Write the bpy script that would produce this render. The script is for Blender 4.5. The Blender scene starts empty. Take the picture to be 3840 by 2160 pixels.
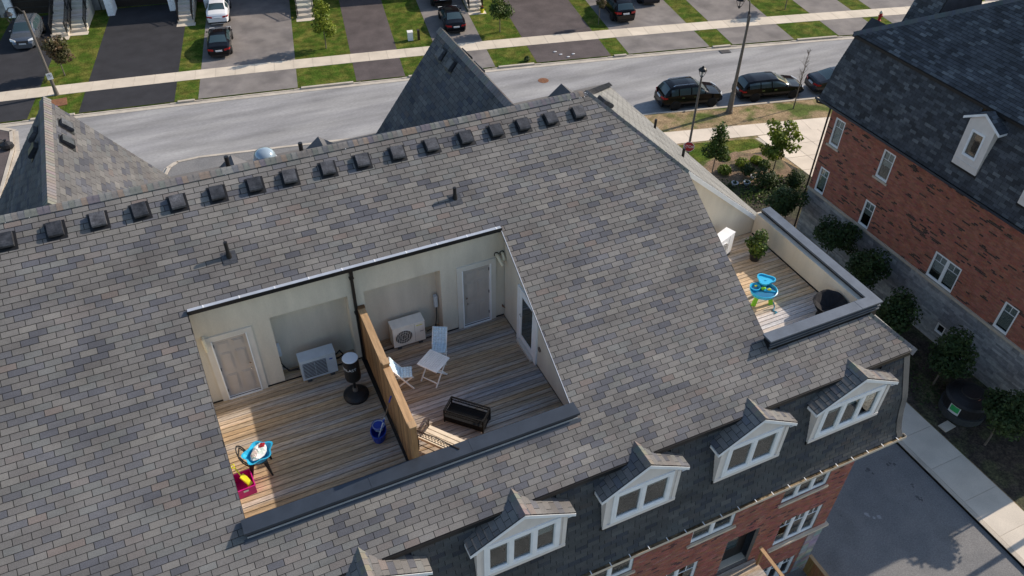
import bpy, math, random
import numpy as np
from math import sin, cos, pi, radians, sqrt, atan2, tan
from mathutils import Vector, Matrix
random.seed(11)
sc = bpy.context.scene
COL = sc.collection

# ------------------------------------------------------------------ camera
F_PX, PITCH, ROLL, YAW = 2977.2, 0.7219, 0.0155, 0.4420
CAM = np.array([-11.2109, -18.702, 28.8436])
_cy, _sy, _cp, _sp = cos(YAW), sin(YAW), cos(PITCH), sin(PITCH)
_fw = np.array([_sy*_cp, _cy*_cp, -_sp]); _rt = np.array([_cy, -_sy, 0.]); _up = np.cross(_rt, _fw)
_c, _s = cos(ROLL), sin(ROLL)
_rt, _up = _c*_rt+_s*_up, -_s*_rt+_c*_up
cam_d = bpy.data.cameras.new('camera'); cam = bpy.data.objects.new('camera', cam_d); COL.objects.link(cam)
cam_d.sensor_width = 36; cam_d.lens = 36*F_PX/3840; cam_d.clip_start = .1; cam_d.clip_end = 2000
M = Matrix(((_rt[0], _up[0], -_fw[0], CAM[0]), (_rt[1], _up[1], -_fw[1], CAM[1]), (_rt[2], _up[2], -_fw[2], CAM[2]), (0, 0, 0, 1)))
cam.matrix_world = M; sc.camera = cam
sc.render.resolution_x, sc.render.resolution_y = 1024, 576

# ------------------------------------------------------------------ sky, sun, exposure
SUN_AZ, SUN_EL = 87., 30.5          # from +Y towards +X, above the horizon
w = bpy.data.worlds.new('World'); sc.world = w; w.use_nodes = True
nt = w.node_tree; sky = nt.nodes.new('ShaderNodeTexSky'); sky.sky_type = 'NISHITA'; sky.sun_disc = False
sky.sun_elevation = radians(SUN_EL); sky.sun_rotation = radians(SUN_AZ); sky.dust_density = .8; sky.air_density = 1.1
nt.links.new(sky.outputs[0], nt.nodes['Background'].inputs[0]); nt.nodes['Background'].inputs[1].default_value = .1
sl = bpy.data.lights.new('sun', 'SUN'); sl.energy = 3.2; sl.angle = radians(.55); sl.color = (1., .875, .74)
so = bpy.data.objects.new('sun', sl); COL.objects.link(so)
_sd = Vector((sin(radians(SUN_AZ))*cos(radians(SUN_EL)), cos(radians(SUN_AZ))*cos(radians(SUN_EL)), sin(radians(SUN_EL))))
so.rotation_euler = _sd.to_track_quat('Z', 'Y').to_euler(); so.location = (60, 0, 60)
vs = sc.view_settings; vs.view_transform = 'Standard'; vs.look = 'None'; vs.gamma = 1; vs.exposure = .8

# ------------------------------------------------------------------ photo pixel -> point on a known plane
ORG = dict(A=(0, 0), B=(1280, 0), C=(2560, 0), D=(0, 720), E=(1280, 720), F=(2560, 720), G=(0, 1440), H=(1280, 1440), I=(2560, 1440))
def ray(c, x, y):
    if c == 'S': u, v = x, y
    else: u, v = ORG[c][0]+x/2.0125, ORG[c][1]+y/2.0125
    return (u-1920)/F_PX*_rt-(v-1080)/F_PX*_up+_fw
def pz(c, x, y, z): d = ray(c, x, y); return CAM+(z-CAM[2])/d[2]*d
def py(c, x, y, v): d = ray(c, x, y); return CAM+(v-CAM[1])/d[1]*d
def px(c, x, y, v): d = ray(c, x, y); return CAM+(v-CAM[0])/d[0]*d
def over(P, c, x, y): d = ray(c, x, y); k = ((P-CAM)[:2]@d[:2])/(d[:2]@d[:2]); return CAM+k*d
def to_px(P):
    d = np.asarray(P, float)-CAM; z = d@_fw
    return 1920+F_PX*(d@_rt)/z, 1080-F_PX*(d@_up)/z, z
def psl(c, x, y): d = ray(c, x, y); t = (S*CAM[1]+H-CAM[2])/(d[2]-S*d[1]); return CAM+t*d

# ------------------------------------------------------------------ materials
def _n(nt, t, **k):
    n = nt.nodes.new(t)
    for a, b in k.items(): setattr(n, a, b)
    return n
def pm(name, col, rough=.8, var=.15, vs=3., col2=None, ms=1., mlo=.45, mhi=.6, bump=0., bs=60., metal=0., tint=False, stretch=(1, 1, 1), spec=.4, fine=0., fs=150., coat=0., rot=0.):
    m = bpy.data.materials.new(name); m.use_nodes = True; nt = m.node_tree; L = nt.links
    bs_ = nt.nodes['Principled BSDF']; bs_.inputs['Roughness'].default_value = rough; bs_.inputs['Metallic'].default_value = metal
    bs_.inputs['Specular IOR Level'].default_value = spec; bs_.inputs['Coat Weight'].default_value = coat
    geo = _n(nt, 'ShaderNodeNewGeometry'); mp = _n(nt, 'ShaderNodeMapping'); mp.inputs['Scale'].default_value = stretch; mp.inputs['Rotation'].default_value = (0, 0, rot)
    L.new(geo.outputs['Position'], mp.inputs[0])
    def noise(scale, det=4., rg=.55):
        n = _n(nt, 'ShaderNodeTexNoise'); n.inputs['Scale'].default_value = scale; n.inputs['Detail'].default_value = det; n.inputs['Roughness'].default_value = rg
        L.new(mp.outputs[0], n.inputs['Vector']); return n.outputs['Fac']
    def rng(sock, a, b, c, d):
        r = _n(nt, 'ShaderNodeMapRange'); r.inputs[1].default_value = a; r.inputs[2].default_value = b; r.inputs[3].default_value = c; r.inputs[4].default_value = d
        L.new(sock, r.inputs[0]); return r.outputs[0]
    cur = None
    if col2 is not None:
        mx = _n(nt, 'ShaderNodeMix', data_type='RGBA'); mx.inputs[6].default_value = (*col, 1); mx.inputs[7].default_value = (*col2, 1)
        L.new(rng(noise(ms), mlo, mhi, 0, 1), mx.inputs[0]); cur = mx.outputs[2]
    else:
        rgb = _n(nt, 'ShaderNodeRGB'); rgb.outputs[0].default_value = (*col, 1); cur = rgb.outputs[0]
    def mul(cur, sock):
        mx = _n(nt, 'ShaderNodeMix', data_type='RGBA', blend_type='MULTIPLY'); mx.inputs[0].default_value = 1
        L.new(cur, mx.inputs[6]); L.new(sock, mx.inputs[7]); return mx.outputs[2]
    if tint:
        at = _n(nt, 'ShaderNodeAttribute', attribute_name='tint'); cur = mul(cur, at.outputs['Color'])
    if var: cur = mul(cur, rng(noise(vs), .3, .7, 1-var, 1+var))
    if fine: cur = mul(cur, rng(noise(fs, 2.), .3, .7, 1-fine, 1+fine))
    L.new(cur, bs_.inputs['Base Color'])
    if bump:
        b = _n(nt, 'ShaderNodeBump'); b.inputs['Strength'].default_value = bump; b.inputs['Distance'].default_value = .02
        L.new(noise(bs, 3.), b.inputs['Height']); L.new(b.outputs[0], bs_.inputs['Normal'])
    return m
def glassm(name, tintc=(.55, .6, .62), refl=1.):
    m = bpy.data.materials.new(name); m.use_nodes = True; nt = m.node_tree; L = nt.links
    nt.nodes.remove(nt.nodes['Principled BSDF']); out = nt.nodes['Material Output']
    tr = _n(nt, 'ShaderNodeBsdfTransparent'); tr.inputs[0].default_value = (*tintc, 1)
    gl = _n(nt, 'ShaderNodeBsdfGlossy'); gl.inputs['Roughness'].default_value = .02
    fr = _n(nt, 'ShaderNodeFresnel'); fr.inputs[0].default_value = 1.62
    ma = _n(nt, 'ShaderNodeMath', operation='MULTIPLY'); ma.inputs[1].default_value = refl; ma.use_clamp = True; L.new(fr.outputs[0], ma.inputs[0])
    mx = _n(nt, 'ShaderNodeMixShader'); L.new(ma.outputs[0], mx.inputs[0]); L.new(tr.outputs[0], mx.inputs[1]); L.new(gl.outputs[0], mx.inputs[2])
    L.new(mx.outputs[0], out.inputs[0]); return m
def leafm(name, col, col2):
    m = pm(name, col, .6, .25, 2.5, col2=col2, ms=1.2, tint=True, spec=.3); nt = m.node_tree; b = nt.nodes['Principled BSDF']
    tl = _n(nt, 'ShaderNodeBsdfTranslucent'); mx = _n(nt, 'ShaderNodeMixShader'); mx.inputs[0].default_value = .3
    src = b.inputs['Base Color'].links[0].from_socket; nt.links.new(src, tl.inputs[0])
    nt.links.new(b.outputs[0], mx.inputs[1]); nt.links.new(tl.outputs[0], mx.inputs[2]); nt.links.new(mx.outputs[0], nt.nodes['Material Output'].inputs[0]); return m
MT = {}
MT['shingle'] = pm('weathered_shingle', (1, 1, 1), .95, .2, .9, tint=True, bump=.25, bs=120, fine=.22, fs=70, spec=.2, stretch=(.8, 1.3, 1.3))
MT['felt'] = pm('roofing_felt', (.02, .02, .021), .95, .1)
MT['roofdark'] = pm('charcoal_shingle', (1, 1, 1), .95, .22, 2., tint=True, bump=.3, bs=90, fine=.2, fs=60, spec=.2)
MT['slate'] = pm('slate_blue_flashing', (.034, .044, .06), .42, .18, 2., metal=.15, fine=.05, fs=30, spec=.5)
MT['greyflash'] = pm('grey_flashing', (.11, .128, .155), .4, .16, 2.5, metal=.2, fine=.05, fs=30)
MT['black'] = pm('black_metal', (.012, .012, .013), .45, .2, 5)
MT['blackplastic'] = pm('black_plastic', (.016, .016, .018), .5, .3, 9, bump=.05)
MT['ventbox'] = pm('black_vent_plastic', (.055, .058, .066), .4, .5, 5., fine=.3, fs=25)
MT['gutter'] = pm('pale_gutter_metal', (.62, .64, .67), .3, .1, 3., metal=.5)
MT['gutterin'] = pm('gutter_debris', (.09, .065, .035), .9, .5, 7, col2=(.26, .2, .12), ms=2.2, bump=.4)
MT['stucco'] = pm('beige_stucco', (.59, .54, .455), .92, .1, 1.4, bump=.18, bs=140, fine=.05, fs=60, stretch=(1.6, 1.6, .35))
MT['stuccotrim'] = pm('beige_trim', (.62, .585, .53), .8, .06, 2, bump=.08, bs=100)
MT['white'] = pm('white_vinyl', (.82, .83, .84), .35, .05, 4)
MT['fascia'] = pm('pale_fascia', (.8, .81, .82), .45, .06, 3)
MT['dormer'] = pm('taupe_panel', (.7, .645, .6), .65, .06, 3, fine=.03)
MT['doorp'] = pm('taupe_door_paint', (.46, .415, .38), .5, .05, 3)
MT['deck'] = pm('weathered_deck_wood', (.42, .315, .205), .82, .3, 1.6, col2=(.37, .365, .37), ms=.4, mlo=.46, mhi=.66, tint=True, stretch=(.28, 4.5, 1), bump=.35, bs=26, fine=.3, fs=20)
MT['deckbed'] = pm('deck_substrate', (.02, .017, .014), .95, .1)
MT['fence'] = pm('cedar_fence_wood', (.31, .17, .075), .75, .25, 4, tint=True, stretch=(6, 6, .6), bump=.2, bs=30, fine=.12, fs=40)
MT['fencecap'] = pm('cedar_cap_wood', (.4, .26, .14), .78, .22, 3, tint=True, stretch=(6, .6, 2), bump=.2, bs=30, fine=.12, fs=40)
MT['brick'] = pm('clay_brick', (1, 1, 1), .9, .14, 2.5, tint=True, bump=.3, bs=120, fine=.15, fs=60, spec=.2)
MT['mortar'] = pm('brick_mortar', (.22, .19, .17), .95, .15, 8)
MT['stone'] = pm('cut_stone', (1, 1, 1), .9, .2, 5, tint=True, bump=.4, bs=40, fine=.15, fs=50, spec=.2)
MT['sill'] = pm('precast_sill', (.55, .47, .37), .85, .1, 4, bump=.1, bs=60, fine=.08)
MT['glass'] = glassm('window_glass', (.82, .86, .86), .6)
MT['interior'] = pm('dark_room', (.014, .017, .014), .9, .5, 1.5)
MT['blind'] = pm('roller_blind', (.62, .66, .66), .8, .05, 3)
MT['road'] = pm('grey_asphalt', (.265, .262, .262), .9, .24, .5, bump=.2, bs=60, fine=.14, fs=14, stretch=(.3, 1.6, 1), spec=.25, rot=.188, col2=(.3, .296, .29), ms=.35)
MT['alley'] = pm('worn_asphalt', (.215, .212, .208), .9, .25, .5, bump=.25, bs=60, fine=.2, fs=18, spec=.25, col2=(.15, .15, .15), ms=.5)
MT['driveblack'] = pm('fresh_black_asphalt', (.032, .032, .036), .85, .2, .8, bump=.2, bs=60, fine=.12, fs=25, spec=.3)
MT['drivegrey'] = pm('grey_drive_asphalt', (.205, .186, .172), .9, .2, .5, col2=(.165, .15, .142), ms=.6, bump=.2, bs=60, fine=.12, fs=25)
MT['drivebrown'] = pm('brown_drive_asphalt', (.088, .072, .07), .9, .28, .6, bump=.2, bs=60, fine=.18, fs=20)
MT['oilstain'] = pm('oil_stain', (.1, .1, .102), .8, .3, 6)
MT['palestain'] = pm('dusty_stain', (.27, .27, .275), .9, .2, 5)  # even pale tone for one patch of the alley asphalt
MT['conc'] = pm('sidewalk_concrete', (.6, .525, .42), .88, .1, .8, tint=True, bump=.1, bs=60, fine=.08, fs=30)
MT['kerb'] = pm('kerb_concrete', (.47, .42, .35), .88, .16, 1.2, bump=.1, bs=60, fine=.1, fs=25)
MT['grass'] = pm('lawn_grass', (.055, .092, .014), .95, .35, 1.6, col2=(.15, .14, .035), ms=.9, mlo=.42, mhi=.72, bump=.9, bs=22, fine=.45, fs=9, spec=.03)
MT['dirtgrass'] = pm('patchy_grass_and_dirt', (.09, .12, .03), .95, .3, 1.5, col2=(.3, .22, .13), ms=.42, mlo=.4, mhi=.52, bump=.8, bs=20, fine=.35, fs=9, spec=.1)
MT['soil'] = pm('dark_mulch_soil', (.045, .036, .028), .95, .5, 3, col2=(.06, .062, .03), ms=.8, bump=.8, bs=25, fine=.5, fs=12)
MT['mulch'] = pm('pale_wood_mulch', (.2, .135, .085), .95, .4, 3, col2=(.1, .1, .04), ms=.6, mlo=.5, mhi=.65, bump=.8, bs=25, fine=.5, fs=14)
MT['leafdark'] = leafm('dark_green_leaf', (.034, .066, .022), (.06, .092, .03))
MT['leaf'] = leafm('fresh_green_leaf', (.055, .1, .02), (.1, .14, .03))
MT['leaflime'] = leafm('lime_green_leaf', (.22, .27, .03), (.14, .2, .03))
MT['leafolive'] = leafm('olive_brown_leaf', (.075, .075, .03), (.14, .09, .05))
MT['bark'] = pm('grey_bark', (.15, .125, .1), .95, .25, 6, bump=.4, bs=40)
MT['pole'] = pm('galvanised_pole', (.15, .135, .12), .6, .15, 3, metal=.2)
MT['paintblack'] = pm('black_car_paint', (.005, .005, .006), .1, 0, coat=0, spec=.28)
MT['paintsilver'] = pm('grey_car_paint', (.16, .18, .21), .25, 0, metal=.6, coat=.6)
MT['paintwhite'] = pm('white_car_paint', (.75, .76, .77), .2, 0, coat=.6)
MT['paintdark'] = pm('charcoal_car_paint', (.022, .025, .032), .15, 0, metal=.2, coat=.2)
MT['carglass'] = pm('car_glass', (.035, .06, .066), .06, 0, spec=.9)
MT['tyre'] = pm('tyre_rubber', (.012, .012, .012), .8, .1)
MT['rim'] = pm('alloy_rim', (.45, .45, .47), .3, .1, metal=.8)
MT['red'] = pm('red_lens', (.35, .01, .012), .2, 0)
MT['redpaint'] = pm('red_sign_paint', (.42, .02, .025), .4, .05)
MT['lens'] = pm('clear_lens', (.75, .78, .8), .1, 0)
MT['plate'] = pm('plate_white', (.6, .62, .65), .5, .05)
MT['chrome'] = pm('chrome', (.7, .7, .72), .12, 0, metal=1.)
MT['acw'] = pm('white_ac_enamel', (.8, .78, .72), .45, .07, 4)
MT['acg'] = pm('grey_ac_enamel', (.5, .56, .62), .4, .06, 4)
MT['acdark'] = pm('dark_grille', (.05, .055, .06), .6, .2, 8)
MT['whitewood'] = pm('white_painted_wood', (.88, .88, .85), .5, .06, 6)
MT['cushion'] = pm('pale_blue_cushion', (.55, .7, .8), .95, .12, 14, bump=.25, bs=60)
MT['wicker'] = pm('black_wicker', (.006, .006, .0065), .6, .5, 30, bump=.6, bs=70, spec=.2)
MT['benchslat'] = pm('cream_bench_slat', (.72, .62, .47), .6, .12, 5)
MT['bronze'] = pm('dark_bronze_iron', (.03, .022, .018), .5, .2, 6)
MT['blueplastic'] = pm('blue_plastic', (.015, .05, .36), .35, .08, 5)
MT['skyplastic'] = pm('sky_blue_plastic', (.03, .42, .68), .38, .06, 5)
MT['lime'] = pm('lime_plastic', (.22, .58, .03), .4, .06, 5)
MT['pink'] = pm('magenta_plastic', (.55, .01, .2), .3, .06, 5)
MT['yellow'] = pm('yellow_plastic', (.72, .68, .02), .35, .06, 5)
MT['cloth'] = pm('printed_plastic_bag', (.72, .72, .7), .6, .1, 5, col2=(.42, .5, .45), ms=6, mlo=.55, mhi=.62, bump=.5, bs=14)
MT['clothred'] = pm('red_cloth', (.32, .01, .02), .8, .15, 8)
MT['darkcloth'] = pm('charcoal_cushion', (.012, .012, .015), .9, .3, 6, bump=.3, bs=30)
MT['greenlabel'] = pm('green_label', (.03, .36, .11), .5, .1, 20)
MT['rust'] = pm('rusty_iron', (.2, .09, .045), .8, .3, 9, bump=.3)
MT['ivory'] = pm('ivory_paint', (.68, .62, .48), .5, .06, 4)

# ------------------------------------------------------------------ mesh builder
class MB:
    def __init__(s): s.v = []; s.f = []; s.c = []
    def add(s, vs, fs, col=(1, 1, 1)):
        o = len(s.v); s.v += [tuple(float(q) for q in p) for p in vs]; s.f += [tuple(i+o for i in f) for f in fs]; s.c += [col]*len(fs); return s
    def box(s, x0, x1, y0, y1, z0, z1, col=(1, 1, 1)):
        return s.add([(x0, y0, z0), (x1, y0, z0), (x1, y1, z0), (x0, y1, z0), (x0, y0, z1), (x1, y0, z1), (x1, y1, z1), (x0, y1, z1)],
                     [(0, 3, 2, 1), (4, 5, 6, 7), (0, 1, 5, 4), (1, 2, 6, 5), (2, 3, 7, 6), (3, 0, 4, 7)], col)
    def fbox(s, O, U, V, N, u0, u1, v0, v1, n0, n1, col=(1, 1, 1)):   # box in a frame
        O, U, V, N = map(Vector, (O, U, V, N)); P = lambda a, b, c: O+U*a+V*b+N*c
        vs = [P(u0, v0, n0), P(u1, v0, n0), P(u1, v1, n0), P(u0, v1, n0), P(u0, v0, n1), P(u1, v0, n1), P(u1, v1, n1), P(u0, v1, n1)]
        fs = [(0, 3, 2, 1), (4, 5, 6, 7), (0, 1, 5, 4), (1, 2, 6, 5), (2, 3, 7, 6), (3, 0, 4, 7)]
        if U.cross(V).dot(N) < 0: fs = [f[::-1] for f in fs]
        return s.add(vs, fs, col)
    def bar(s, a, b, w, h, up=(0, 0, 1), col=(1, 1, 1)):
        a, b = Vector(a), Vector(b); d = b-a; L = d.length; d.normalize(); up = Vector(up)
        if abs(d.dot(up)) > .98: up = Vector((1, 0, 0))
        x = d.cross(up).normalized(); z = x.cross(d)
        return s.fbox(a, d, x, z, 0, L, -w/2, w/2, -h/2, h/2, col)
    def cyl(s, a, b, r, n=10, r2=None, col=(1, 1, 1), cap=True):
        a, b = Vector(a), Vector(b); d = (b-a).normalized(); t = Vector((0, 0, 1)) if abs(d.z) < .9 else Vector((1, 0, 0))
        x = d.cross(t).normalized(); y = d.cross(x); r2 = r if r2 is None else r2
        vs = [a+(x*cos(2*pi*i/n)+y*sin(2*pi*i/n))*r for i in range(n)]+[b+(x*cos(2*pi*i/n)+y*sin(2*pi*i/n))*r2 for i in range(n)]
        fs = [(i, (i+1) % n, n+(i+1) % n, n+i) for i in range(n)]
        if cap: fs += [tuple(range(n-1, -1, -1)), tuple(range(n, 2*n))]
        return s.add(vs, fs, col)
    def tube(s, path, r, n=8, col=(1, 1, 1)):
        for i in range(len(path)-1): s.cyl(path[i], path[i+1], r, n, col=col)
        return s
    def lathe(s, prof, c=(0, 0, 0), n=20, col=(1, 1, 1), sx=1., sy=1.):
        m = len(prof); vs = []
        for (r, z) in prof:
            for i in range(n): vs.append((c[0]+r*sx*cos(2*pi*i/n), c[1]+r*sy*sin(2*pi*i/n), c[2]+z))
        fs = [(j*n+i, j*n+(i+1) % n, (j+1)*n+(i+1) % n, (j+1)*n+i) for j in range(m-1) for i in range(n)]
        if prof[0][0] > 1e-4: fs.append(tuple(range(n-1, -1, -1)))
        if prof[-1][0] > 1e-4: fs.append(tuple(range((m-1)*n, m*n)))
        return s.add(vs, fs, col)
    def slab(s, pts, off, col=(1, 1, 1)):               # polygon extruded by vector off
        n = len(pts); a = [Vector(p) for p in pts]; b = [p+Vector(off) for p in a]
        nn = Vector((0, 0, 0))
        for i in range(n): nn += a[i].cross(a[(i+1) % n])
        rev = nn.dot(Vector(off)) > 0
        fs = [tuple(range(n)), tuple(range(2*n-1, n-1, -1))]+[(i, n+i, n+(i+1) % n, (i+1) % n) for i in range(n)]
        if rev: fs = [f[::-1] for f in fs]
        return s.add(a+b, fs, col)
    def quad(s, *p, col=(1, 1, 1)): return s.add(p, [tuple(range(len(p)))], col)
    def holed(s, O, U, V, N, u0, u1, v0, v1, holes, th, col=(1, 1, 1)):   # wall slab (front at n=0) with rectangular openings
        us = sorted({u0, u1, *[h[0] for h in holes], *[h[1] for h in holes]}); vs = sorted({v0, v1, *[h[2] for h in holes], *[h[3] for h in holes]})
        for a, b in zip(us, us[1:]):
            for c, d in zip(vs, vs[1:]):
                mu, mv = (a+b)/2, (c+d)/2
                if mu < u0 or mu > u1 or mv < v0 or mv > v1: continue
                if any(h[0] < mu < h[1] and h[2] < mv < h[3] for h in holes): continue
                s.fbox(O, U, V, N, a, b, c, d, -th, 0, col)
        return s
    def mesh(s, name, mat, org=(0, 0, 0), smooth=False):
        me = bpy.data.meshes.new(name); o = org
        me.from_pydata([(p[0]-o[0], p[1]-o[1], p[2]-o[2]) for p in s.v], [], s.f); me.materials.append(mat if not isinstance(mat, str) else MT[mat])
        if any(c != (1, 1, 1) for c in s.c) or mat in ('conc', 'deck', 'fence', 'fencecap', 'brick', 'stone', 'shingle', 'roofdark', 'leaf', 'leafdark', 'leaflime', 'leafolive'):
            at = me.color_attributes.new('tint', 'FLOAT_COLOR', 'CORNER'); buf = []
            for f, c in zip(s.f, s.c): buf += [*c, 1.]*len(f)
            at.data.foreach_set('color', buf)
        if smooth: me.shade_smooth()
        me.update(); return me
    def build(s, name, mat, parent=None, org=(0, 0, 0), smooth=False, kind=None):
        ob = bpy.data.objects.new(name, s.mesh(name, mat, org, smooth)); COL.objects.link(ob)
        if parent: ob.parent = parent
        if kind: ob['kind'] = kind
        return ob
def inst(name, me, parent, M=None, loc=None):
    ob = bpy.data.objects.new(name, me); COL.objects.link(ob); ob.parent = parent
    if M is not None: ob.matrix_local = M
    if loc is not None: ob.location = loc
    return ob
def tag(o, label, cat, group=None):
    o['label'] = label; o['category'] = cat
    if group: o['group'] = group
    return o
def thing(name, label, cat, loc=(0, 0, 0), rz=0., group=None):
    o = bpy.data.objects.new(name, None); COL.objects.link(o); o.location = [float(q) for q in loc]; o.rotation_euler = (0, 0, rz); o.empty_display_size = .2
    return tag(o, label, cat, group)
def copy_tree(o, parent=None):
    c = o.copy(); COL.objects.link(c); c.parent = parent
    for ch in list(o.children): copy_tree(ch, c)
    return c
def sepu(c, k=.08): q = 1+random.uniform(-k, k); return (c[0]*q, c[1]*q, c[2]*q)
def sep(mb_col, k=.12): return tuple(mb_col[i]*(1+random.uniform(-k, k)) for i in range(3))
# ------------------------------------------------------------------ main dimensions (metres, ground at 0)
H, S, B, HX = 17.6, .5968, 8.9388, 6.4938
HS = B*S/HX; ZB = H-B*S; SL_ = sqrt(1+S*S); XW = -24.
D, DE = 12.43, 12.40                       # roof terrace decks
XL, XR, YT, YC = -12.31, -4.15, -2.93, -7.72
X2, Y2N, Y2S, XPAR = 2.03, -2.51, -7.75, 5.92
EXP, TAB = B*SL_/67, .3687
PAL = [((.185, .18, .17), 5), ((.165, .162, .156), 6), ((.148, .143, .139), 4), ((.172, .158, .15), 1.6), ((.086, .093, .115), 3), ((.118, .124, .142), 3.4), ((.212, .207, .192), 2.2), ((.16, .168, .165), 2), ((.185, .155, .14), .35)]
PAL = [(tuple(.146*.28*(1.01, .985, .985)[i]+.7*c[i]*(1.01, .985, .975)[i] for i in range(3)), w) for c, w in PAL]
PAL_SHADE = [((c[0]*.46, c[1]*.5, c[2]*.54), w) for c, w in PAL]  # main-slope tones darkened and blued: mansard shade painted into its shingles
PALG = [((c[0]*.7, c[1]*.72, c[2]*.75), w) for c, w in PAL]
PALD = [((.078, .085, .096), 5), ((.06, .065, .075), 5), ((.105, .115, .126), 2), ((.048, .051, .057), 3), ((.13, .14, .15), .8)]
def pick(pal): return random.choices([p[0] for p in pal], [p[1] for p in pal])[0]
def shingle_tabs(nc, ivals, e=EXP, w=TAB, pal=PAL, k0=0):
    tabs = []
    for k in range(k0, nc):
        ph = random.choice((0, .02, -.02))+(w/2 if k % 2 else 0)
        for a, b in ivals(k, (k+.5)*e):
            if b-a < .05: continue
            x = math.floor((a-ph)/w)*w+ph
            while x < b:
                l, r = max(x, a), min(x+w, b)
                if r-l > .03: tabs.append((k, l, r, sepu(pick(pal), .07)))
                x += w
    return tabs
def tab_verts(O, U, V, N, k, l, r, e, g=.015, cg=.011, t=.013):
    O, U, V, N = map(Vector, (O, U, V, N)); v0, v1 = k*e+cg*.5, (k+1)*e-cg*.5
    g = min(g, (r-l)*.2); l += g/2; r -= g/2
    P = lambda a, b, c: O+U*a+V*b+N*c
    return [P(l, v0, 0), P(r, v0, 0), P(l, v0, t), P(r, v0, t), P(l, v1, .003), P(r, v1, .003)]
TF = [(2, 3, 5, 4), (0, 1, 3, 2), (0, 2, 4), (1, 5, 3)]
def emit_tabs(mb, tabs, O, U, V, N, e=EXP):
    flip = Vector(U).cross(Vector(V)).dot(Vector(N)) < 0
    for k, l, r, c in tabs:
        o = len(mb.v); mb.v += [tuple(p) for p in tab_verts(O, U, V, N, k, l, r, e)]
        for i, f in enumerate(TF):
            mb.f.append(tuple(j+o for j in (f[::-1] if flip else f))); mb.c.append(c if i == 0 else tuple(q*.55 for q in c))
def underlay(mb, nc, ivals, O, U, V, N, e=EXP, th=.05):
    for k in range(nc):
        for a, b in ivals(k, (k+.5)*e):
            if b-a > .02: mb.fbox(O, U, V, N, a, b, k*e, (k+1)*e, -th, 0)
def sub_iv(iv, a, b):
    out = []
    for l, r in iv:
        if b <= l or a >= r: out.append((l, r)); continue
        if l < a: out.append((l, a))
        if b < r: out.append((b, r))
    return out
def roof_face(name, parent, O, U, V, N, nc, ivals, pal=PAL, mat='shingle', e=EXP, subname='shingle'):
    mb = MB(); underlay(mb, nc, ivals, O, U, V, N, e); r = mb.build(name, 'felt', parent)
    m2 = MB(); emit_tabs(m2, shingle_tabs(nc, ivals, e, pal=pal), O, U, V, N, e); m2.build(subname, mat, r, kind='stuff'); return r
def window(parent, O, U, V, N, w, h, n=2, fr=.055, blind=0., grid=False, deep=.06, nested=True, sill=None, mat='white', back='interior'):
    """window set in an opening whose lower left corner is O; frame is the part, panes etc. its sub-parts"""
    f = MB(); a, b = -deep-.05, -deep+.02
    for u0, u1, v0, v1 in ((0, w, 0, fr), (0, w, h-fr, h), (0, fr, fr, h-fr), (w-fr, w, fr, h-fr)): f.fbox(O, U, V, N, u0, u1, v0, v1, a, b)
    for i in range(1, n):
        c = w*i/n; f.fbox(O, U, V, N, c-fr*.75, c+fr*.75, fr, h-fr, a, b)
    for i in range(n):                       # sash rails
        l = w*i/n+fr*.75; r = w*(i+1)/n-fr*.75
        for u0, u1, v0, v1 in ((l, r, fr, fr+.045), (l, r, h-fr-.045, h-fr), (l, l+.04, fr+.045, h-fr-.045), (r-.04, r, fr+.045, h-fr-.045)): f.fbox(O, U, V, N, u0, u1, v0, v1, a, b-.02)
        if grid:
            f.fbox(O, U, V, N, l, r, h*.68, h*.68+.02, a+.02, b-.03); f.fbox(O, U, V, N, (l+r)/2-.01, (l+r)/2+.01, h*.68+.02, h-fr-.045, a+.02, b-.03)
    fo = f.build('window' if nested else 'window_frame', mat, parent); p2 = fo if nested else parent
    for i in range(n):
        l = w*i/n+fr*.75+.04; r = w*(i+1)/n-fr*.75-.04
        MB().fbox(O, U, V, N, l, r, fr+.045, h-fr-.045, a+.012, a+.018).build('pane', 'glass', p2)
        if blind:
            bl = blind*random.uniform(.6, 1.25); MB().fbox(O, U, V, N, l, r, h-fr-.045-min(bl, .95)*(h-.2), h-fr-.045, a-.05, a-.045).build('blind', 'blind', p2)
    it = MB(); it.fbox(O, U, V, N, 0, w, 0, h, a-.45, a-.44); it.fbox(O, U, V, N, 0, w, -.02, 0, a-.44, a); it.fbox(O, U, V, N, -.02, 0, 0, h, a-.44, a); it.fbox(O, U, V, N, w, w+.02, 0, h, a-.44, a); it.fbox(O, U, V, N, 0, w, h, h+.02, a-.44, a)
    it.build('interior', back, p2)
    if sill:
        sl_ = MB(); k = max(1, round((w+2*sill)/.75)); q = (w+2*sill)/k
        for i in range(k): sl_.fbox(O, U, V, N, -sill+i*q+.003, -sill+(i+1)*q-.003, -.11, -.005, -.1, .07)
        sl_.build('sill', 'sill', p2)
    return fo
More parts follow.
